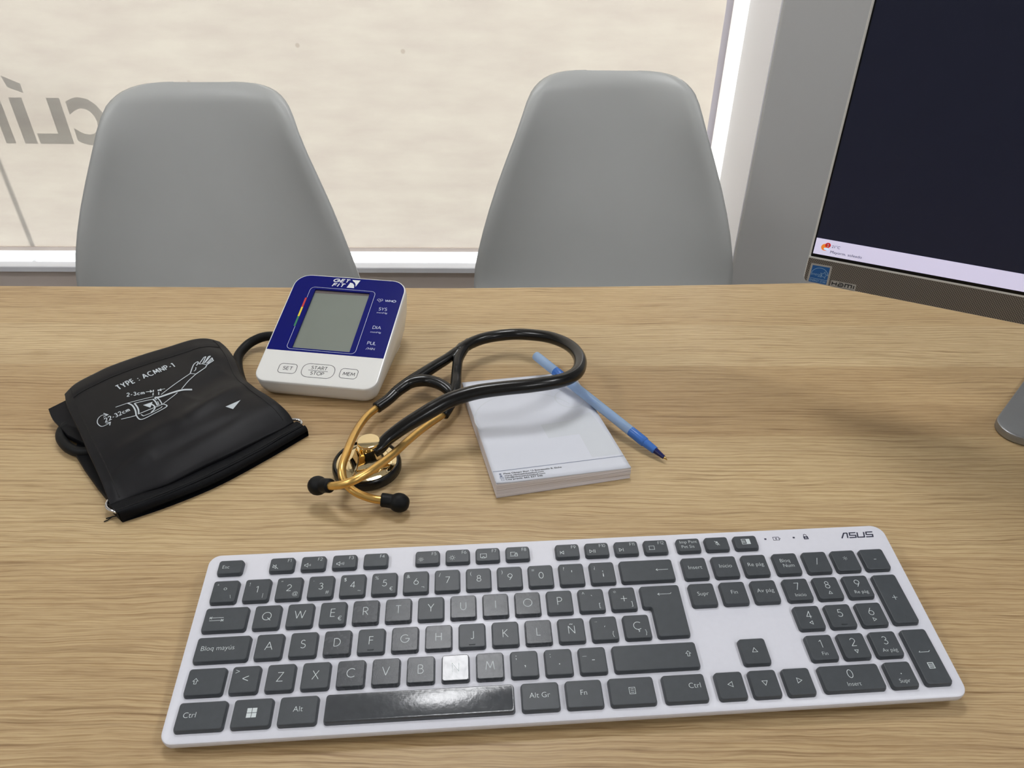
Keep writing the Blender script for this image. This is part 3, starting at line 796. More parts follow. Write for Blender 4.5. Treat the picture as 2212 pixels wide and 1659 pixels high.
for i, (s, u) in enumerate((('1', 'Fin'), ('2', 270), ('3', 'Av pág'))):
    k = place_key(*row_x(NP + i * .98), *RY['z']); legend(k, [T(s, 0, 2.0, 4.6), T(u, .3, -3.9, 2.1) if isinstance(u, str) else tri(0, -3.4, 1.2, u)])
k = place_key(401.7, 415.9, 31.2, 64.1); legend(k, [T('+', 0, .8, 4.8)])
k = place_key(402.1, 416.3, -6.0, 26.6); legend(k, [ribbon([(-3, 2.2), (2.6, 2.2), (3.4, 3.0)], LW), ribbon([(-2.2, 2.9), (-3, 2.2)], LW), frame(-1.5, -7.5, 1.5, -4.3, .4), *[ribbon([(-1.2, y), (1.2, y)], .3) for y in (-6.6, -5.9, -5.2)]])
k = place_key(346.1, 379.2, -6.8, 7.4); legend(k, [T('0', -.3, 2.0, 4.6), T('Insert', -.2, -3.8, 2.2)])
k = place_key(383.3, 397.5, -6.7, 7.6); legend(k, [T('.', 0, 2.2, 4.6), T('Supr', .2, -3.8, 2.2)])
# function row
FXS = [9.0] + [40.4 + 19.2 * i for i in range(4)] + [130.1 + 18.8 * i for i in range(4)] + [217.9 + 18.8 * i for i in range(4)] + [295.4, 313.7, 332.4]
FIC = [[T('Esc', -4.6, 0, 2.3, 'l')], speaker(-3.6, -1.6, 0, True), speaker(-3.4, -1.6, 2), speaker(-3.0, -1.6, 3), [], sunny(-4, -1.4, .7), sunny(-3.4, -1.2, .9),
       [ribbon([(-3.6, -2.2), (-4.6, -2.2), (-4.6, .6), (-.8, .6), (-.8, -2.2), (-1.8, -2.2)], LW), ribbon([(-2.7, -1.4), (-3.8, -2.6), (-1.6, -2.6)], LW, closed=True)],
       [ribbon([(-4.4, -1.6), (-4.4, .8), (-1.6, .8)], LW), ribbon([(-4.9, -2.2), (-2.2, -2.2)], LW), frame(-1.8, -2.3, -.2, -.8), ribbon([(-1.5, -.8), (-1.5, .1), (-.5, .1), (-.5, -.8)], LW)],
       [ribbon([(-4.6, -2.6), (-4.6, -.2)], LW), ribbon([(-2.5, -2.5), (-2.5, -.3), (-4.2, -1.4)], LW, closed=True)],
       [ribbon([(-4.8, -2.5), (-4.8, -.3), (-3.1, -1.4)], LW, closed=True), ribbon([(-2.3, -2.6), (-2.3, -.2)], LW), ribbon([(-1.4, -2.6), (-1.4, -.2)], LW)],
       [ribbon([(-4.8, -2.5), (-4.8, -.3), (-3.1, -1.4)], LW, closed=True), ribbon([(-2.3, -2.6), (-2.3, -.2)], LW)],
       [frame(-4.4, -2.4, -1.2, .4, .25), ribbon([(-4.9, -2.4), (-3.6, -2.4)], .3)],
       [T('Imp Pant', .2, 2.2, 2.1), T('Pet Sis', -.8, -1.4, 2.1)],
       [ribbon([(0, .2), (0, 1.4)], 1.1), ribbon([(-1.1, .2), (-.7, -.8), (.7, -.8), (1.1, .2)], .25), ribbon([(0, -.8), (0, -1.7)], .25), ribbon([(-1.4, 1.8), (1.4, -1.5)], .3)],
       [frame(-2.6, -1.6, 2.6, 2.2, .3), flat([(.2, -1.4), (2.5, -1.4), (2.5, 2.0), (.2, 2.0)]), *[ribbon([(x, -.9), (x, 1.4)], .3) for x in (-2.0, -1.3, -.6)]]]
for i, x in enumerate(FXS):
    k = place_key(x - 7.2, x + 7.2, *RY['f'])
    p = list(FIC[i])
    if 1 <= i <= 12: p.append(T('F%d' % i, 5.4, 2.5, 2.1, 'r'))
    legend(k, p)
# printed maker's mark, indicator icons and lamps on the deck
def print_on(name, parts, mat, dz=-2.95):
    v, f = join(*parts); add(name, [(x, y, dz) for x, y, z in v], f, mat, kb)
def slant(pts, x0, y0, w, h, sh): return [(x0 + (px + sh * py) * w, y0 + py * h) for px, py in pts]
AS = []
for pts, x0, w in (([(0, 0), (.38, .95), (.86, .95)], 396.6, 4.6), ([(.84, 1.0), (.84, 0)], 396.6, 4.6),
                   ([(1.0, .95), (.1, .95), (.1, .5), (.95, .45), (.95, .06), (.0, .06)], 401.6, 4.6),
                   ([(.0, 1.0), (.0, .06), (.9, .06), (.9, 1.0)], 407.2, 4.8), ([(1.0, .95), (.1, .95), (.1, .5), (.95, .45), (.95, .06), (.0, .06)], 412.6, 4.8)):
    AS.append(ribbon(slant(pts, x0, 95.0, w, 4.2, .22), .85))
print_on('maker_logo', AS, INK)
print_on('indicator_lamp', [flat(rrect(346.2, 96.7, 347.6, 97.9, .3))], INK); print_on('indicator_lamp', [flat(rrect(364.9, 96.8, 366.3, 98.0, .3))], INK)
print_on('battery_icon', [frame(352.0, 96.0, 355.8, 98.4, .35), ribbon([(356.1, 96.6), (356.6, 97.2), (356.1, 97.8)], .35), ribbon([(354.3, 98.0), (353.4, 97.2), (354.4, 97.2), (353.5, 96.4)], .35)], INK)
print_on('lock_icon', [flat(rrect(371.9, 95.6, 375.0, 98.0, .2)), ribbon([(372.5, 98), (372.6, 99.2), (373.4, 99.7), (374.2, 99.2), (374.3, 98)], .4)], INK)
print_on('lock_letter', [text('A', 373.45, 96.0, 1.5)], DECK, -2.9)


# ------------------------------------------------------------------ helpers for things lying on the desk (millimetres, z above the desk top)
def addw(name, vf, mat, root, smooth=None):
    l = root.location
    return add(name, [(p[0] - l.x * 1000, p[1] - l.y * 1000, p[2]) for p in vf[0]], vf[1], mat, root, smooth)

# ------------------------------------------------------------------ blood pressure monitor
bpm = thing('blood_pressure_monitor', 'white and blue upper arm blood pressure monitor with a blank grey display', 'blood pressure monitor', (-0.2173, 0.5132, TZ), (0, 0, -0.1436))
FT = 0.3078
def face(x, y, d=0.0):                       # point on the sloping front, d millimetres below it
    return (x, y * math.cos(FT) + d * math.sin(FT), 18 + y * math.sin(FT) - d * math.cos(FT))
def on_face(vf, lift): return [face(p[0], p[1], -lift) for p in vf[0]], vf[1]
FW, FH = 107.2, 126.5
outl = rounded([(0, 0), (FW, 0), (FW, FH), (0, FH)], [11, 11, 15, 15], 8)
V = []; F = []; n = len(outl)
def ring(pts): V.extend(pts)
ring([face(x, y, 1.6) for x, y in inset(outl, 1.5)])
ring([face(x, y, 0.0) for x, y in inset(outl, 1.4)])
ring([face(x, y, 0.15) for x, y in inset(outl, 0.7)])
ring([face(x, y, 0.9) for x, y in inset(outl, 0.15)])
ring([face(x, y, 2.2) for x, y in outl])
ring([face(x, y, 7.0) for x, y in outl])
def base(x, y): return (7.5 + x * 92 / FW, 8.5 + y * 93 / FH, 0.0)
for k, s in ((.35, .12), (.7, .4), (.93, .75), (1.0, 1.0)):
    ring([tuple(a * (1 - (k if i == 2 else s)) + b_ * (k if i == 2 else s) for i, (a, b_) in enumerate(zip(face(x, y, 7.0), base(x, y)))) for x, y in outl])
R = len(V) // n
for k in range(R - 1):
    for i in range(n):
        j = (i + 1) % n; F.append((k * n + i, k * n + j, (k + 1) * n + j, (k + 1) * n + i))
F.append(tuple(range(n))); F.append(tuple(range((R - 1) * n, R * n)))
add('case', V, F, MONW, bpm, 40)
# rear foot with the finger notch of the battery door
add('battery_door_foot', *join(box(72, 100.5, 84, 97, 0, 22)), MONW, bpm)
inner = inset(outl, 1.45)
upper = [p for p in inner if p[1] > 60]
lo = [p for p in inner if p[1] < 60]
YB_ = 34.0
hx0, hx1, hy0, hy1 = 22.9, 74.7, 38.0, 108.2
left = sorted([p for p in upper if p[0] < 50], key=lambda p: math.atan2(p[1] - 60, p[0] - 50))
tl = sorted([p for p in upper if p[0] < 50], key=lambda p: p[0] - p[1] * 0 + (-p[1] if p[0] < 2 else 0))
tl = [p for p in inner if p[1] > 60 and p[0] < 50]; tr = [p for p in inner if p[1] > 60 and p[0] > 50]
# counter-clockwise: right side up, over the top right corner, then the top left corner, down the left side
xl, xr = min(p[0] for p in inner), max(p[0] for p in inner)
A = [(50, tl[0][1])] + tl + [(xl, YB_), (50, YB_), (50, hy0), (hx0, hy0), (hx0, hy1), (50, hy1)]
B = [(50, YB_), (xr, YB_)] + tr + [(50, tr[-1][1]), (50, hy1), (hx1, hy1), (hx1, hy0), (50, hy0)]
pv, pf = join(flat(A), flat(B))
pv = [face(x, y, -0.05) for x, y, z in pv]
hole = [(hx0, hy0), (hx1, hy0), (hx1, hy1), (hx0, hy1)]
wv = [face(x, y, -0.05) for x, y in hole] + [face(x, y, 1.6) for x, y in hole]
wf = [(0, 1, 5, 4), (1, 2, 6, 5), (2, 3, 7, 6), (3, 0, 4, 7)]
panel_o = add('display_panel', *join((pv, pf), (wv, wf)), BLUE, bpm)
panel_o['label'] = 'royal blue display panel'
lcd = add('display_screen', *on_face(flat(hole), -1.45), LCD, bpm)
lcd['label'] = 'blank grey-green liquid crystal screen'
add('screen_bezel', *on_face(join(flat([(hx0, 104.6), (hx1, 105.6), (hx1, hy1), (hx0, hy1)])), -1.35), LCDRIM, lcd)
butt = [p for p in inner if p[1] < 60] + [(xr, YB_), (xl, YB_)]
cxm, cym = FW / 2, 17
butt.sort(key=lambda p: math.atan2((p[1] - cym) / 17, (p[0] - cxm) / 53))
add('button_panel', *on_face(flat(butt), 0.05), MONW, bpm)
def fprint(name, parts, mat, lift=0.12):
    return add(name, *on_face(join(*parts), lift), mat, bpm)
fprint('display_outline', [ribbon(rounded([(18.2, 62), (18.2, 36.4), (79.9, 36.2), (79.9, 110.3), (18.2, 110.6), (18.2, 97)], [0, 4, 4, 4, 4, 0])[1:-1] if False else
       [(18.2, 62)] + rounded([(18.2, 36.4), (79.9, 36.2), (79.9, 110.3), (18.2, 110.6)], 4) + [(18.2, 97)], .35)], SILVERINK)
for nm, mt, a, b_ in (('red_band', REDINK, 85.2, 96.6), ('yellow_band', YELINK, 73.9, 85.2), ('green_band', GRNINK, 62.2, 73.9)):
    fprint(nm, [flat([(16.7, a), (18.4, a), (18.4, b_), (16.7, b_)])], mt, .16)
# maker's mark: slanted GET over FIT beside a square split by an arc
arcp = [(58.6 - 7.0 * math.cos(a), 112.9 + 6.6 * math.sin(a)) for a in [i * math.pi / 2 / 10 for i in range(11)]]
fprint('maker_logo', [stroke_text('GET', 36.6, 119.2, 3.6, .95, 'l', 15.6, .3, .25), stroke_text('FIT', 37.4, 113.3, 3.8, .95, 'l', 11.6, .3, .3),
       flat([(51.4, 112.8), (58.4, 112.8), (57.6, 116.4), (55.9, 118.6), (53.2, 119.4)]),
       flat([(54.2, 122.9), (61.9, 123.0), (59.4, 114.6), (58.7, 117.6), (57.3, 119.9), (55.3, 121.3)])], WHITEINK)
fprint('heart_icon', [ribbon([(86.3 + 2.4 * math.sin(t) ** 3 , 100.4 + (1.95 * math.cos(t) - .75 * math.cos(2 * t) - .3 * math.cos(3 * t))) for t in [i * 2 * math.pi / 24 for i in range(24)]], .25, closed=True),
       ribbon([(83.2, 100.2), (85.4, 100.2), (86, 101.4), (86.6, 99.4), (87.2, 100.4), (89.2, 100.2)], .25)], SILVERINK)
fprint('display_caption', [stroke_text('WHO', 91.2, 99.1, 2.3, .6, 'l', 10.4), stroke_text('SYS', 87.8, 88.2, 3.4, .42, 'l', 7.8), text('mmHg', 91.8, 84.6, 1.7, width=9.6),
       stroke_text('DIA', 87.9, 66.2, 3.3, .42, 'l', 7.7), text('mmHg', 91.8, 61.6, 1.7, width=9.5), stroke_text('PUL', 87.7, 48.1, 3.3, .42, 'l', 8.0), stroke_text('/MIN', 88, 42.4, 2.3, .3, 'l', 7.8)], SILVERINK)
fprint('set_button', [ribbon(rrect(18.9, 10.0, 34.6, 20.0, 3), .45, closed=True), stroke_text('SET', 22.7, 13.7, 3.3, .48, 'l', 8.8)], BLACKINK)
fprint('start_stop_button', [ribbon(rrect(39.4, 8.0, 67.9, 22.2, 6, 8), .45, closed=True), stroke_text('START', 47.0, 16.6, 3.2, .48, 'l', 14.2), ribbon([(45.0, 15.2), (62.1, 15.2)], .4), stroke_text('STOP', 47.8, 10.8, 3.2, .48, 'l', 12.0)], BLACKINK)
fprint('memory_button', [ribbon(rrect(72.8, 10.0, 88.0, 20.1, 3), .45, closed=True), stroke_text('MEM', 75.7, 13.1, 3.3, .48, 'l', 10.6)], BLACKINK)

# ------------------------------------------------------------------ arm cuff
CUFF_FRONT=[(-278.4,375.7,8),(-261.4,388.5,9),(-246.4,396.6,10),(-225.5,415.8,11),(-210.9,428.6,11),(-192.7,447.7,10),(-181.3,459.8,9),(-173.8,469.1,8)]
CUFF_BACK=[(-360.8,489.1,20),(-357.3,500.3,22),(-346.9,514.3,23),(-337.2,524.1,24),(-317.5,539.1,25),(-300.4,551.2,25),(-283.6,565.3,24),(-272.4,570.6,22),(-262.4,571.8,18)]
CUFF_LEFT=[(-278.4,375.7,8),(-290.1,393.0,12),(-301.4,408.3,15),(-313.5,424.1,17),(-327.8,443.4,18),(-341.5,460.7,19),(-352.8,475.6,20),(-360.8,489.1,20)]
CUFF_RIGHT=[(-173.8,469.1,8),(-178.7,475.3,12),(-186.6,481.7,16),(-198.1,491.4,17),(-214.7,505.8,16),(-227.9,521.8,15),(-240.7,544.8,15),(-253.4,563.4,16),(-262.4,571.8,18)]
def cuff_grid(nu=90,nv=80):
    F=smooth_path(CUFF_FRONT,nu);B=smooth_path(CUFF_BACK,nu);L=smooth_path(CUFF_LEFT,nv);R=smooth_path(CUFF_RIGHT,nv)
    U=np.linspace(0,1,nu)[None,:,None];V=np.linspace(0,1,nv)[:,None,None]
    S=(1-V)*F[None]+V*B[None]+(1-U)*L[:,None]+U*R[:,None]-((1-U)*(1-V)*F[0]+U*(1-V)*F[-1]+(1-U)*V*B[0]+U*V*B[-1])
    u=U[...,0];v=V[...,0]
    def ridge(u0,v0,u1,v1,w,a):
        dx,dy=u1-u0,v1-v0;l=dx*dx+dy*dy
        t=np.clip(((u-u0)*dx+(v-v0)*dy)/l,0,1)
        d=np.hypot(u-u0-t*dx,v-v0-t*dy)
        return a*np.exp(-(d/w)**2)*np.sin(np.pi*np.clip(t,.04,.96))**.5
    b=3.5*(np.sin(np.pi*u)*np.sin(np.pi*v))**.6
    b=b+ridge(.97,.42,.5,.3,.05,3.2)+ridge(.9,.62,.62,.45,.09,-3.4)+ridge(.97,.75,.75,.9,.08,1.6)+ridge(.3,.22,.05,.12,.04,1.5)+ridge(.45,.33,.1,.27,.05,1.3)+ridge(.25,.14,.75,.17,.035,-1.2)
    sm=lambda x:1/(1+np.exp(-x*160))
    hem=np.maximum.reduce([sm(.055-u)+0*v,sm(u-.945)+0*v,sm(v-.9)+0*u])
    S[...,2]+=b+hem*.7
    return S
CUFF_ART = [(0.9,[(-310.1,467.9),(-302.3,472.3),(-292.4,476.7),(-284.7,479.9)]),(0.9,[(-299.7,453.4),(-294.4,455.0),(-289.6,456.8)]),(0.9,[(-279.6,482.6),(-274.1,496.8),(-267.3,513.6)]),(0.8,[(-273.4,470.9),(-269.4,481.2),(-267.9,486.1)]),(0.8,[(-266.7,491.6),(-265.3,503.5),(-262.9,513.9)]),(0.9,[(-267.3,513.6),(-262.9,513.9)]),(1.0,[(-267.3,513.6),(-268.2,519.2),(-269.0,527.1),(-267.5,531.4),(-266.4,530.2),(-266.4,525.8)]),(1.0,[(-262.9,513.9),(-260.5,520.2),(-258.7,525.0),(-258.8,529.3)]),(1,[(-265.2,528.2),(-264.3,538.3),(-263.1,539.8),(-262.6,529.7)]),(1,[(-261.6,530.3),(-261.0,540.2),(-259.7,541.4),(-261.2,531.3)]),(1,[(-259.7,530.4),(-257.8,539.3),(-256.8,537.5),(-258.7,530.5)]),(1,[(-256.7,537.1),(-255.6,535.7),(-258.7,528.9)]),(0.9,[(-265.2,528.2),(-262.9,529.2),(-259.2,528.8)]),(0.8,[(-266.0,523.2),(-265.1,519.8),(-265.7,517.4)]),(2.6,[(-283.3,478.8),(-279.4,479.5),(-270.4,486.6),(-265.1,490.8),(-259.2,493.4)]),(1.4,[(-302.3,472.3),(-297.4,469.3),(-292.7,463.4),(-289.6,457.4)]),(1.4,[(-296.7,471.8),(-293.0,467.7),(-290.1,463.3),(-288.0,458.4)]),(1,[(-296.7,471.8),(-290.1,474.5),(-283.9,476.6)]),(1.4,[(-284.0,476.9),(-280.3,473.1),(-277.2,468.7)]),(0.8,[(-283.1,478.0),(-280.6,475.8)]),(0.8,[(-279.1,473.9),(-276.3,469.4)]),(1,[(-282.2,479.5),(-277.9,475.4),(-274.1,470.2)]),(1.1,[(-289.6,457.4),(-283.7,452.2),(-276.2,458.8),(-269.5,467.3),(-272.7,470.2),(-274.7,469.4),(-277.1,467.3),(-288.1,458.7)]),(0.9,[(-286.0,458.0),(-283.4,456.2),(-278.8,459.5),(-273.3,465.8),(-273.1,467.6)]),(0,[(-288.8,469.3),(-282.8,473.2),(-281.7,465.9)]),(1.4,[(-282.4,470.2),(-279.5,468.0),(-277.9,464.4),(-279.0,460.2)]),(1,[(-288.1,488.7),(-287.1,486.0)]),(1,[(-286.8,484.9),(-285.6,481.4)]),(1,[(-284.4,489.1),(-283.6,487.2)]),(1,[(-282.8,486.0),(-281.3,482.2)]),(1,[(-293.2,486.1),(-288.8,486.8)]),(0,[(-290.9,488.7),(-287.8,486.8),(-289.2,484.9)]),(0.8,[(-279.3,490.4),(-282.9,488.8)]),(0,[(-282.7,490.7),(-284.0,488.0),(-280.9,487.2)]),(0.8,[(-312.8,459.3),(-317.3,458.9),(-318.6,455.0),(-317.1,450.4),(-313.5,446.9),(-311.0,446.4),(-308.3,448.5),(-307.1,450.7)]),(0.9,[(-316.9,461.2),(-312.6,459.3),(-315.2,456.8)]),(0.9,[(-310.1,449.5),(-307.1,450.7),(-306.1,447.0)])]
CUFF_TRI = [(-224.6, 469.9), (-215.9, 479.9), (-218.2, 467.8)]
CUFF_TEXT = [('TYPE : ACMNP-1', [(-316.5, 489.7), (-282.3, 522.7), (-286.7, 527.7), (-321.4, 494.5)]) , ('2-3cm', [(-306.2, 480.5), (-292.5, 483.6), (-294.5, 487.5), (-308.1, 484.8)]) , ('22-32cm', [(-310.9, 450.9), (-296.1, 463.3), (-299.2, 466.9), (-314.0, 455.1)]) ,]

cuff = thing('arm_cuff', 'folded black nylon arm cuff with white printed arm diagram, left of the monitor', 'cuff', (-0.27, 0.47, TZ))
S = cuff_grid()
nv_, nu_ = S.shape[:2]
V = [tuple(p) for p in S.reshape(-1, 3)]
F = [(k * nu_ + i, k * nu_ + i + 1, (k + 1) * nu_ + i + 1, (k + 1) * nu_ + i) for k in range(nv_ - 1) for i in range(nu_ - 1)]
bvh = BVHTree.FromPolygons(V, F)
edge = [(0, i, 'f') for i in range(nu_)] + [(k, nu_ - 1, 'r') for k in range(1, nv_)] + [(nv_ - 1, i, 'b') for i in range(nu_ - 2, -1, -1)] + [(k, 0, 'l') for k in range(nv_ - 2, 0, -1)]
cen = S.reshape(-1, 3).mean(0)
idx = [k * nu_ + i for k, i, s in edge]
prev = idx
for lev in range(4):
    cur = []
    for (k, i, s), q in zip(edge, idx):
        p = np.array(V[q]); o = p - cen; o[2] = 0; o /= np.linalg.norm(o)
        deep = {'l': .25, 'f': .5, 'r': .94, 'b': .9}[s]
        if s == 'b': deep = .25 + .65 * min(1, i / (nu_ * .25))
        if s == 'f': deep = .5
        frac = (.08, .3, .65, 1.0)[lev] * deep
        out_ = (.6, .9, .9, .3)[lev] * (1.0 if s in 'lf' else 1.3)
        w = p + o * out_; w[2] = p[2] * (1 - frac)
        cur.append(len(V)); V.append(tuple(w))
    m_ = len(idx)
    for a in range(m_):
        b_ = (a + 1) % m_; F.append((prev[a], prev[b_], cur[b_], cur[a]))
    prev = cur
addw('top_panel', (V, F), NYLON, cuff, 180)
def drape(x, y, lift=0.25):
    h = bvh.ray_cast(Vector((x, y, 200)), Vector((0, 0, -1)))
    return (x, y, (h[0].z if h[0] else 18) + lift)
def surf(u, v, lift=0.2):
    p = S[int(round(v * (nv_ - 1))), int(round(u * (nu_ - 1)))]; return (p[0], p[1], p[2] + lift)
# sewn seams: fine raised thread lines set in from the edges
for a in ([(.06, v) for v in np.linspace(.03, .97, 34)], [(u, .885) for u in np.linspace(.06, .94, 40)], [(.94, v) for v in np.linspace(.04, .97, 34)]):
    addw('seam', tube([surf(u, v, .05) for u, v in a], .38, 6, 120), THREAD, cuff, 60)
parts = []
for w, p in CUFF_ART:
    if w == 0: parts.append(flat(p))
    else: parts.append(ribbon(smooth_path([(x, y, 0) for x, y in p], max(8, 5 * len(p)))[:, :2] if len(p) > 2 and w not in (.9, 1.0, 1.1) or len(p) > 5 else
                              [tuple(np.array(p[i]) * (1 - t) + np.array(p[i + 1]) * t) for i in range(len(p) - 1) for t in (0, .25, .5, .75)] + [p[-1]], w * .8))
v, f = join(*parts)
addw('printed_diagram', ([drape(x, y, .35) for x, y, z in v], f), CUFFINK, cuff)
addw('printed_arrow', ([drape(x, y, .35) for x, y in CUFF_TRI], [(0, 1, 2)]), CUFFINK, cuff)
for s, q in CUFF_TEXT:
    wd, ht = ((47.0, 5.6), (14.2, 3.9), (19.0, 4.6))[('TYPE : ACMNP-1', '2-3cm', '22-32cm').index(s)]
    v, f = stroke_text(s, 0, 0, ht, .92 if s.startswith('T') else .72, 'l', wd, track=.36)
    v = [(x / wd, y / ht, z) for x, y, z in v]
    q = [np.array(a) for a in q]
    w = [(1 - x) * (1 - y) * q[0] + x * (1 - y) * q[1] + x * y * q[2] + (1 - x) * y * q[3] for x, y, z in v]
    addw('printed_text', ([drape(a[0], a[1], .35) for a in w], f), CUFFINK, cuff)
# closing bar along the front: a flat strip, a crease and a stuffed roll
fr = smooth_path([(-281.5, 377, 8)] + CUFF_FRONT[1:-1] + [(-171.5, 470.5, 8)], 60)
rt = smooth_path([(-270.5, 368.0, 9), (-256.9, 377.2, 9), (-242.9, 386.7, 9), (-221.9, 403.7, 9), (-207.7, 416.8, 9), (-189.5, 435.4, 9), (-178.6, 449.0, 9), (-164.6, 464.6, 9)], 60)
rb = smooth_path([(-268.3, 366.2, 0), (-243.1, 380.8, 0), (-214.3, 402.1, 0), (-185.5, 432.0, 0), (-160.4, 461.5, 0)], 60)
V = []; prof = 17
for i in range(60):
    a, b_, c = fr[i], rt[i], rb[i]
    pts = [(a, 0, 1.0), (a, 0, 7.5)]
    V += [(a[0], a[1], 1.0), (a[0], a[1], 7.6)]
    for t in (.25, .5, .75): V.append(tuple((a * (1 - t) + b_ * t)[:2]) + (8.2 + .5 * math.sin(t * math.pi),))
    V.append((b_[0], b_[1], 8.0)); V.append(tuple((b_ * .97 + c * .03)[:2]) + (7.0,))
    for k in range(9):
        t = k / 8; ang = math.pi * (0.95 - .95 * t)
        m_ = (b_ + c) / 2; d = (c - b_) / 2
        V.append((m_[0] - d[0] * math.cos(ang) * 1.0, m_[1] - d[1] * math.cos(ang) * 1.0, 4.4 + 4.8 * math.sin(ang) if t < .5 else 9.2 * math.sin(ang) ** .8 + .3))
    V.append((c[0] * .98 + a[0] * .02, c[1] * .98 + a[1] * .02, .3))
F = [(i * prof + k, i * prof + k + 1, (i + 1) * prof + k + 1, (i + 1) * prof + k) for i in range(59) for k in range(prof - 1)] + [tuple(range(prof)), tuple(range(59 * prof, 60 * prof))]
addw('closing_bar', (V, F), NYLON2, cuff, 50)
addw('seam', tube([tuple(p[:2] * .82 + q[:2] * .18) + (8.35,) for p, q in zip(rt, fr)], .4, 6), THREAD, cuff, 60)
ringp = [(-178, 472.5, 7), (-171.6, 473.6, 7), (-167.8, 471.2, 6.6), (-167.3, 467.4, 6.4), (-171, 464, 6), (-190, 443, 5), (-215, 417, 5), (-245, 392, 5), (-268, 373.0, 5), (-275, 371.6, 6), (-281.0, 374.6, 6), (-283.0, 379.5, 6.2), (-280.4, 384.6, 6.5), (-260, 396, 5), (-230, 419, 5), (-200, 449, 5)]
pp_ = smooth_path(ringp + [ringp[0]], 120)[:-1]
addw('metal_ring', tube(pp_, 1.25, 10, closed=True), CHROME, cuff, 180)
low = [(-333.5, 435.3), (-317.3, 416.9), (-299.4, 398.1), (-285.1, 384.0), (-268.5, 366.4), (-245, 384), (-216, 405), (-187, 434), (-170, 462), (-190, 476), (-227, 508), (-249, 538), (-268, 562), (-285, 558), (-320, 532), (-343, 506), (-350, 490), (-340, 460)]
addw('lower_layer', slab(low, [(.3, .3), (.8, 0), (4.2, 0), (5, .5)]), NYLON2, cuff, 40)
V = []
e1 = smooth_path([(-372.5, 479.4, 12.5), (-366, 470.5, 10.5), (-357.0, 462.5, 8.8), (-345, 452, 7.2), (-330, 443, 6)], 16)
e2 = smooth_path([(-360, 490, 15), (-352, 478, 13.5), (-344, 468, 11.5), (-334, 456, 9.5), (-320, 446, 8)], 16)
for a, b_ in zip(e1, e2):
    for t in (0, .33, .66, 1): V.append(tuple(a * (1 - t) + b_ * t))
    for t in (1, .66, .33, 0): q = a * (1 - t) + b_ * t; V.append((q[0], q[1], q[2] - 2.2))
F = [(i * 8 + k, i * 8 + (k + 1) % 8, (i + 1) * 8 + (k + 1) % 8, (i + 1) * 8 + k) for i in range(15) for k in range(8)] + [tuple(range(8)), tuple(range(120, 128))]
addw('corner_flap', (V, F), NYLON, cuff, 35)
addw('corner_flap', slab([(-357, 462), (-344, 450), (-326, 440), (-312, 452), (-338, 492), (-350, 482)], [(4.5, 0.3), (5, 0), (9, 0), (9.5, .4)]), NYLON2, cuff, 40)
addw('air_hose', join(tube([(-300, 452, 5), (-315, 439, 4.6), (-327.1, 435.4, 4.6), (-338.9, 439.8, 4.6), (-348.3, 448.3, 4.6), (-353.4, 456.1, 4.8), (-353.6, 464.3, 6), (-345, 474, 7), (-330, 478, 7)], 4.1, 14, 60),
     tube([(-207.3, 582.5, 16), (-210.5, 583.0, 16), (-215.5, 585.6, 15.6), (-223.5, 588.9, 14), (-232.6, 590.6, 11), (-241.4, 586.6, 8), (-246.2, 577.9, 6), (-247.5, 567.9, 5), (-243.8, 553.7, 4.6), (-237.0, 537.0, 4.6), (-229.5, 522.5, 4.6), (-220.5, 508.5, 4.6), (-211, 496, 4.6), (-210, 486, 5), (-220, 482, 5)], 4.3, 14, 90)), RUBBER, cuff, 180)
addw('loose_thread', join(tube([(-272.5, 371.3, 2), (-277, 370.6, 1.6), (-281, 369.3, 1)], .45, 6), tube([(-277, 370.6, 1.6), (-279.5, 368, .8), (-281.5, 366.8, .6)], .4, 6)), THREAD, cuff, 60)

# ------------------------------------------------------------------ stethoscope
st = thing('stethoscope', 'stethoscope with black tubing, gold ear tubes and gold chest piece', 'stethoscope', (-0.06, 0.48, TZ))
MAIN = [(-99.5,416.2,22.5),(-95.4,419.0,24),(-90.2,425.7,27),(-78.9,433.7,32),(-66.4,441.6,36),(-55.8,448.4,39),(-45.0,453.8,42),(-26.9,459.2,45),(-6.5,463.1,46),(14.0,466.7,46),(32.8,472.7,45),(44.8,481.0,43),(53.1,492.3,41),(57.1,508.3,38),(57.4,524.8,35),(53.6,541.9,32),(45.9,556.7,29),(34.2,569.4,26),(18.8,578.1,23),(4.3,582.4,21),(-10.4,581.6,20),(-23.7,576.9,20),(-34.3,569.6,20),(-41.7,561.1,20),(-45.6,554.9,19)]
ARM_A = [(-36.8,568.2,20),(-48.0,554.9,19),(-56.7,544.6,18),(-66.5,534.6,17),(-76.9,522.8,16),(-86.1,512.8,15),(-94.0,503.2,14),(-100.7,493.7,12),(-108.8,484.1,11)]
ARM_B = [(-40.5,564.0,20),(-45.3,545.3,19),(-46.0,532.2,18),(-46.2,521.0,16),(-45.9,508.7,15),(-46.8,496.3,13),(-50.1,486.2,11),(-53.9,477.2,9)]
YOKE = [(-95.9,500.3,14),(-88.1,510.4,15),(-80.6,514.5,16),(-71.7,515.9,16),(-62.4,512.6,16),(-54.8,507.7,15),(-49.4,501.3,13.5),(-48.3,493.3,12.5)]
G1 = [(-105.6,488.6,11.5),(-109.2,483.2,11),(-114.5,470.0,13),(-117.3,451.4,17),(-118.2,430.1,22),(-118.4,411.4,25),(-118.9,396.9,25),(-117.4,389.1,22),(-113.9,384.8,19),(-108.5,381.3,16),(-101.1,379.5,13),(-94.7,378.9,11),(-88.2,378.9,10)]
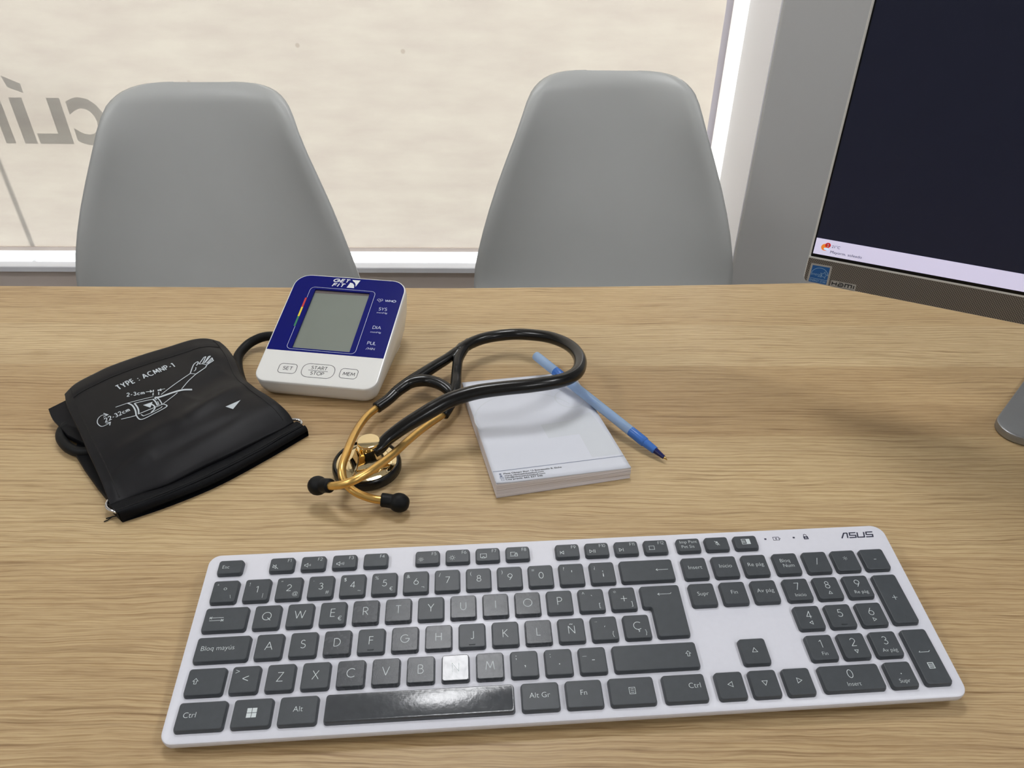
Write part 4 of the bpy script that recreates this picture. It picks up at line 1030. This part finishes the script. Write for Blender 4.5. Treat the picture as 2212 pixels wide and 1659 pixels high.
G2 = [(-51.5,482.1,10),(-55.0,477.2,9),(-62.0,465.9,11),(-69.7,450.0,15),(-76.8,433.1,19),(-83.9,413.4,24),(-91.0,397.2,28),(-98.3,385.2,30),(-106.3,377.8,30),(-114.7,376.7,27),(-123.1,379.4,23),(-130.3,383.0,20)]
addw('tubing', join(tube(MAIN, [4.6, 6.1, 5.7, 5.5, 5.4, 5.3, 5.2, 5.2], 18, 150), tube(ARM_A, [5.2, 4.6, 4.6, 4.9, 5.2, 5.4, 5.0, 4.6, 4.7], 16, 60),
     tube(ARM_B, [5.2, 4.6, 4.4, 4.4, 4.8, 5.0, 4.6, 4.4], 16, 60), tube(YOKE, [4.6, 5.0, 5.2, 5.0, 4.8, 4.4], 16, 50),
     tube([(-43, 563, 20), (-47.5, 551, 18.5), (-50.5, 546, 18.3)], [4.5, 5.2, 3.5], 12, 12), tube([(-86, 511.5, 15.2), (-79, 517, 15.6), (-74, 521, 15.8)], [4.5, 5.2, 4], 12, 12)), TUBEM, st, 180)
for g in (G1, G2):
    o = addw('ear_tube', tube(g, 2.95, 16, 90), GOLDT, st, 180)
    o['label'] = 'gold ear tube'
def tip(path):
    rr = []
    for i in range(41):
        t = i / 40
        bulb = 6.9 * math.sqrt(max(0.0, 1 - ((t - .64) / .36) ** 2)); neck = 5.0 if t > .03 else 4.2
        rr.append(max(bulb, neck * (1 - max(0, t - .45) * 3)) if t < .64 else max(bulb, .15))
    return tube(path, rr, 20, 41)
addw('ear_tip', tip([(-90.4,379.0,10.2),(-87.0,379.0,9.8),(-79.3,378.0,9),(-74.0,377.3,8.4),(-70.5,376.8,8)]), RUBBER, st, 180)
addw('ear_tip', tip([(-124.2,380.2,22.4),(-128.0,382.4,20.6),(-134.0,385.6,17.5),(-138.5,387.6,15.4),(-141.5,388.6,14.2)]), RUBBER, st, 180)
cx_, cy_ = -107.6, 422.6
addw('diaphragm_rim', moved(lathe([(22.0, .2), (24.6, .2), (25.6, 1.2), (25.8, 4.5), (25.2, 7.4), (23.9, 8.6), (22.6, 8.2), (22.2, 7.0)], 56), cx_, cy_), TUBEM, st, 50)
chest = addw('chest_piece', moved(lathe([(22.4, 1.0), (22.5, 7.6), (21.4, 8.0), (17.5, 8.4), (16.8, 9.0), (11, 9.3), (0, 9.4)], 56), cx_, cy_), GOLDM, st, 35)
chest['label'] = 'mirror gold chest piece'
# stepped wedge rising from the disc to the bell
wed = []
for hw, hd, z in ((14.5, 9.0, 9.0), (14.5, 9.0, 10.2), (12.6, 8.0, 11.2), (11.8, 7.6, 13.2), (10.9, 7.1, 14.0), (9.0, 6.2, 18.2), (7.6, 5.6, 22.0), (6.3, 5.2, 24.4)):
    o2 = rounded([(-hw, -hd), (hw, -hd), (hw, hd), (-hw, hd)], min(hw, hd) * .25, 4)
    wed.append([(x, y, z) for x, y in o2])
n = len(wed[0]); V = [p for r_ in wed for p in r_]
F = [(k * n + i, k * n + (i + 1) % n, (k + 1) * n + (i + 1) % n, (k + 1) * n + i) for k in range(len(wed) - 1) for i in range(n)] + [tuple(range(n))[::-1], tuple(range((len(wed) - 1) * n, len(wed) * n))]
addw('wedge_stem', moved((V, F), -105.0, 417.4, 0, math.radians(24)), GOLDM, chest and st, 30)
addw('bell', moved(lathe([(5.0, 24.0), (6.0, 25.2), (7.8, 26.6), (8.2, 27.8), (8.2, 29.2), (7.9, 29.8), (7.2, 30.0), (0, 29.9)], 44), -103.4, 420.0), GOLDM, st, 35)
addw('stem_pin', join(tube([(-112.2, 421.0, 20.8), (-109.6, 420.6, 21.6), (-104, 419.6, 22.6), (-98, 417.8, 23.2)], [2.4, 4.1, 3.6, 3.6], 16, 16)), GOLDM, st, 60)

# ------------------------------------------------------------------ notepad
pad = thing('notepad', 'white paper notepad with printed footer, under the stethoscope tubing', 'notepad', (0.023, 0.463, TZ))
PBL, PBR, PTR, PTL = (np.array(p) for p in ((-9.8, 391.2, 14.2), (89.2, 412.9, 10.6), (54.0, 534.5, 12.0), (-41.1, 517.4, 12.8)))
def padpt(u, v, lift=0.0):
    p = (1 - u) * (1 - v) * PBL + u * (1 - v) * PBR + u * v * PTR + (1 - u) * v * PTL
    return np.array([p[0], p[1], p[2] + lift])
nn = 16; V = []; F = []
per = [(i / nn, 0) for i in range(nn)] + [(1, i / nn) for i in range(nn)] + [(1 - i / nn, 1) for i in range(nn)] + [(0, 1 - i / nn) for i in range(nn)]
lv = 9
for k in range(lv):
    for u, v in per:
        p = padpt(u, v); j = .25 * math.sin(k * 7.3 + u * 3 + v * 2)
        z = .3 + (p[2] - .9) * k / (lv - 1)
        V.append((p[0] + j * (u - .5), p[1] + j * (v - .5) * 1.4, z))
m_ = len(per)
F = [(k * m_ + i, k * m_ + (i + 1) % m_, (k + 1) * m_ + (i + 1) % m_, (k + 1) * m_ + i) for k in range(lv - 1) for i in range(m_)] + [tuple(range(m_)), tuple(range((lv - 1) * m_, lv * m_))]
addw('paper_block', (V, F), PAPEREDGE, pad)
def sheet(name, dz, curl, mat):
    V = []; g = 24
    for k in range(g + 1):
        for i in range(g + 1):
            u, v = i / g, k / g
            p = padpt(u, v, dz); c = max(0, 1 - (u * 100 + v * 130) / 17.0)
            p[2] += curl * c * c
            V.append(tuple(p))
    t = len(V); V += [(a, b_, c - .12) for a, b_, c in V]
    F = [(k * (g + 1) + i, k * (g + 1) + i + 1, (k + 1) * (g + 1) + i + 1, (k + 1) * (g + 1) + i) for k in range(g) for i in range(g)]
    F += [tuple(q + t for q in f_[::-1]) for f_ in F]
    b_ = [i for i in range(g + 1)] + [k * (g + 1) + g for k in range(1, g + 1)] + [g * (g + 1) + i for i in range(g - 1, -1, -1)] + [k * (g + 1) for k in range(g - 1, 0, -1)]
    F += [(b_[i], b_[(i + 1) % len(b_)], b_[(i + 1) % len(b_)] + t, b_[i] + t) for i in range(len(b_))]
    return addw(name, (V, F), mat, pad, 180)
sheet('sheet', -.45, .5, PAPER); sheet('sheet', -.2, .7, PAPER); sheet('top_sheet', .1, .9, PAPER)
def padprint(name, parts, mat, lift=.2):
    v, f = join(*parts)
    return addw(name, ([tuple(padpt(x / 100, y / 127, lift + .95 * max(0, 1 - (x + y * 130 / 127) / 17.0) ** 2)) for x, y, z in v], f), mat, pad)
dense = lambda a, b_, n_=24: [(a[0] + (b_[0] - a[0]) * i / n_, a[1] + (b_[1] - a[1]) * i / n_) for i in range(n_ + 1)]
padprint('footer_rule', [ribbon(dense((.3, 12.6), (99.6, 13.6)), .55)], GREYINK)
rows_ = (('Plaza Obispo Siuri 13 Entresuelo B. Elche', 8.6, 43), ('www.clinicaelchesalud.com', 6.4, 29), ('info@clinicaelchesalud.com', 4.3, 29.5), ('Cita previa: 662 637 546', 2.2, 27))
padprint('footer_text', [text(s, 7.4, y, 1.55, 'l', width=w, offset=.02) for s, y, w in rows_], BLACKINK)
padprint('footer_icons', [flat(circle(5.0, 9.3, .9, 12)), flat(circle(5.1, 7.1, .95, 14)), frame(4.0, 4.4, 6.4, 5.9, .3), ribbon([(4.0, 5.9), (5.2, 5.0), (6.4, 5.9)], .25), ribbon(rrect(4.2, 2.2, 6.4, 3.6, .6, 3), .3, closed=True)], GREYINK)
def arc(cx, cy, rx, ry, a0, a1, n_=36): return [(cx + rx * math.cos(math.radians(a0 + (a1 - a0) * i / n_)), cy + ry * math.sin(math.radians(a0 + (a1 - a0) * i / n_))) for i in range(n_ + 1)]
padprint('watermark', [ribbon(arc(42, 72, 42, 32, 20, 200), 1.0), ribbon(arc(84, 90, 12, 12, 90, 330), 1.0), flat([(50, 60), (74, 62), (94, 70), (98, 40), (98, 16), (76, 16), (76, 44), (51, 43)])], MARK, .16)

# ------------------------------------------------------------------ ballpoint pen: tip at the origin, barrel along +x
tipw = Vector((.1193, .4296, TZ + .0036)); endw = Vector((.0209, .5385, TZ + .0272))
d = (endw - tipw); plen = d.length * 1000
pen = thing('ballpoint_pen', 'translucent blue ballpoint pen leaning on the notepad corner under the tubing', 'pen', tipw, d.to_track_quat('X', 'Z').to_euler())
def turned(profile, n=28):
    v, f = lathe([(r, z) for z, r in profile], n); return [(z, x, y) for x, y, z in v], f
add('ball_point', *turned([(0, .35), (1.2, .6), (3.2, 1.15), (3.4, 1.3)]), BRASS, pen, 40)
add('tip_cone', *turned([(3.0, 1.25), (3.2, 1.5), (11.5, 2.45), (12.0, 2.5)]), NAVY, pen, 40)
add('front_sleeve', *turned([(11.8, 2.6), (12.2, 3.0), (22, 3.35), (22.6, 3.9), (23.4, 4.0), (37, 4.0), (37.4, 3.9)]), PENBLUE, pen, 40)
add('barrel', *turned([(37.2, 3.75), (37.6, 3.95), (plen - 37, 3.95), (plen - 36.6, 3.8)]), BARREL, pen, 40)
add('ink_tube', *turned([(20, 1.2), (plen - 40, 1.2)]), PENBLUE, pen, 40)
add('joint_sleeve', *turned([(plen - 36.9, 3.85), (plen - 36.5, 4.05), (plen - 25.5, 4.05), (plen - 25.2, 3.9)]), PENBLUE, pen, 40)
add('end_plug', *turned([(plen - 25.4, 3.8), (plen - 25.0, 4.05), (plen - 2.0, 4.0), (plen - .7, 3.6), (plen, 2.6), (plen, 0)]), BARREL, pen, 40)

# ------------------------------------------------------------------ all-in-one computer: local x along the lower edge, y backwards, z up
aio = thing('desktop_computer', 'silver all-in-one computer with a dark screen at the right of the desk', 'computer', (0.2298, 0.527, TZ), (0, 0, math.radians(-26.47)))
AZ = 105.0; tau = math.radians(1.0); rl = math.radians(.4)
def scr(x, y, d=0.0):                        # point on the front: x right, y up, d backwards
    x2 = x * math.cos(rl) - y * math.sin(rl); y2 = x * math.sin(rl) + y * math.cos(rl)
    return (x2, d * math.cos(tau) + y2 * math.sin(tau), AZ + y2 * math.cos(tau) - d * math.sin(tau))
def on_scr(vf, lift=0.0): return [scr(p[0], p[1], p[2] - lift) for p in vf[0]], vf[1]
SW, SH = 541.0, 352.0
shell_ = rounded([(0, 0), (SW, 0), (SW, SH), (0, SH)], [5, 5, 4, 4], 6)
add('housing', *on_scr(slab(shell_, [(0.0, 1.0), (.4, .2), (1.2, 0), (7, 0), (9, 1.5), (24, 60)])), ALU, aio, 35)
add('bezel', *on_scr(flat(rounded([(1.5, 21.8), (SW - 1.5, 21.8), (SW - 1.5, SH - 1.2), (1.5, SH - 1.2)], 1.0)), .25), BEZEL, aio)
sc_ = add('screen', *on_scr(flat([(2.6, 37.4), (SW - 2.6, 37.4), (SW - 2.6, SH - 3), (2.6, SH - 3)]), .45), SCREEN, aio)
sc_['label'] = 'dark lit screen'
tk = add('taskbar', *on_scr(flat([(2.6, 24.6), (SW - 2.6, 24.6), (SW - 2.6, 37.4), (2.6, 37.4)]), .45), TASKBAR, aio)
tk['label'] = 'pale lavender taskbar strip'
def sp(name, parts, mat, lift): return add(name, *on_scr(join(*parts), lift), mat, aio)
sp('weather_icon', [flat(circle(9.9, 31.0, 2.7, 24))], SUNO, .55); sp('cloud_icon', [flat(circle(10.2, 29.9, .9, 12)), flat(circle(11.5, 30.0, 1.1, 12)), flat(rrect(9.6, 29.0, 12.8, 30.2, .5, 3))], CLOUD, .6)
sp('notification_badge', [flat(circle(11.7, 33.0, 2.0, 24))], BADGE, .65); sp('badge_number', [text('2', 11.7, 31.9, 2.2, offset=.02)], WHITEINK, .7)
sp('weather_text', [text('21°C', 14.6, 31.6, 2.0, 'l', width=5.8), text('Mayorm. soleado', 14.5, 27.2, 2.0, 'l', width=22.4)], SCRINK, .55)
add('speaker_grille', *on_scr(slab(rounded([(.6, .5), (SW - .6, .5), (SW - .6, 20.6), (.6, 20.6)], [4, 4, .5, .5], 5)[::-1], [(.3, 0), (-.15, 0), (-.3, -.15)])), GRILLE, aio)
add('chin_trim', *on_scr(slab([(0.2, 20.6), (SW - .2, 20.6), (SW - .2, 22.0), (.2, 22.0)][::-1], [(.3, 0), (-.6, 0)])), ALU, aio)
stk = thing  # (stickers move with the computer, so they are its parts)
es = sp('energy_sticker', [flat([(2.9, .5), (19.2, .5), (18.6, 17.0), (3.3, 16.6)])], STKGREY, .5)
sp('sticker_field', [flat([(4.4, 1.2), (17.6, 1.2), (17.3, 15.5), (4.6, 15.2)])], STKBLUE, .55)
star = []
for i in range(10):
    r_ = 2.9 if i % 2 == 0 else 1.25; a = math.radians(90 + 36 * i - 8); star.append((14.2 + r_ * math.cos(a), 8.6 + r_ * math.sin(a)))
sp('sticker_print', [ribbon(arc(11, 7.6, 6.2, 6.2, 8, 172), .35), ribbon(star, .3, closed=True), text('energy', 5.0, 7.2, 2.3, 'l', shear=.35, width=8.2, offset=-.01), ribbon([(4.4, 4.6), (17.6, 4.6)], .3), text('ENERGY STAR', 11, 2.0, 1.8, width=12)], STKINK, .6)
sp('port_sticker', [flat([(20.4, .4), (38.9, .3), (38.6, 5.9), (20.6, 5.8)])], STKGREY, .5)
HL = []
def hs(*p): HL.append(ribbon([(21.6 + a * 15.2, 2.0 + b_ * 2.7) for a, b_ in p], .85))
hs((0, 0), (0, 1)); hs((.2, 0), (.2, 1)); hs((0, .5), (.2, .5)); hs((.30, .5), (.46, .5)); hs((.30, .62), (.30, .02), (.46, .02), (.52, .3), (.52, .7), (.46, .98), (.30, .98))
hs((.62, 0), (.62, .96), (.92, .96), (.92, 0)); hs((.77, 0), (.77, .96)); hs((1.03, 0), (1.03, 1))
sp('port_sticker_print', HL + [ribbon([(21.3, 1.2), (37.4, 1.1)], .22)], BLACKINK, .55)
# stand: foot plate with rounded front corners, tapering to the back, and a neck up to the housing
fx = 270.0
footp = rounded([(fx - 107, 11), (fx, 3), (fx + 107, 11), (fx + 62, 150), (fx - 62, 150)], [18, 300, 18, 12, 12], 8)
add('stand_foot', *slab(footp, [(0.2, 1.2), (1.2, .3), (5.0, 0), (7.0, .5), (7.6, 1.6)]), FOOTM, aio, 35)
add('stand_neck', *join(([(fx - 45, 100, 5), (fx + 45, 100, 5), (fx + 45, 112, 5), (fx - 45, 112, 5), (fx - 34, 26, 190), (fx + 34, 26, 190), (fx + 34, 34, 190), (fx - 34, 34, 190)],
     [(0, 1, 2, 3), (4, 5, 6, 7), (0, 1, 5, 4), (1, 2, 6, 5), (2, 3, 7, 6), (3, 0, 4, 7)])), FOOTM, aio)
bpy.context.view_layer.update()
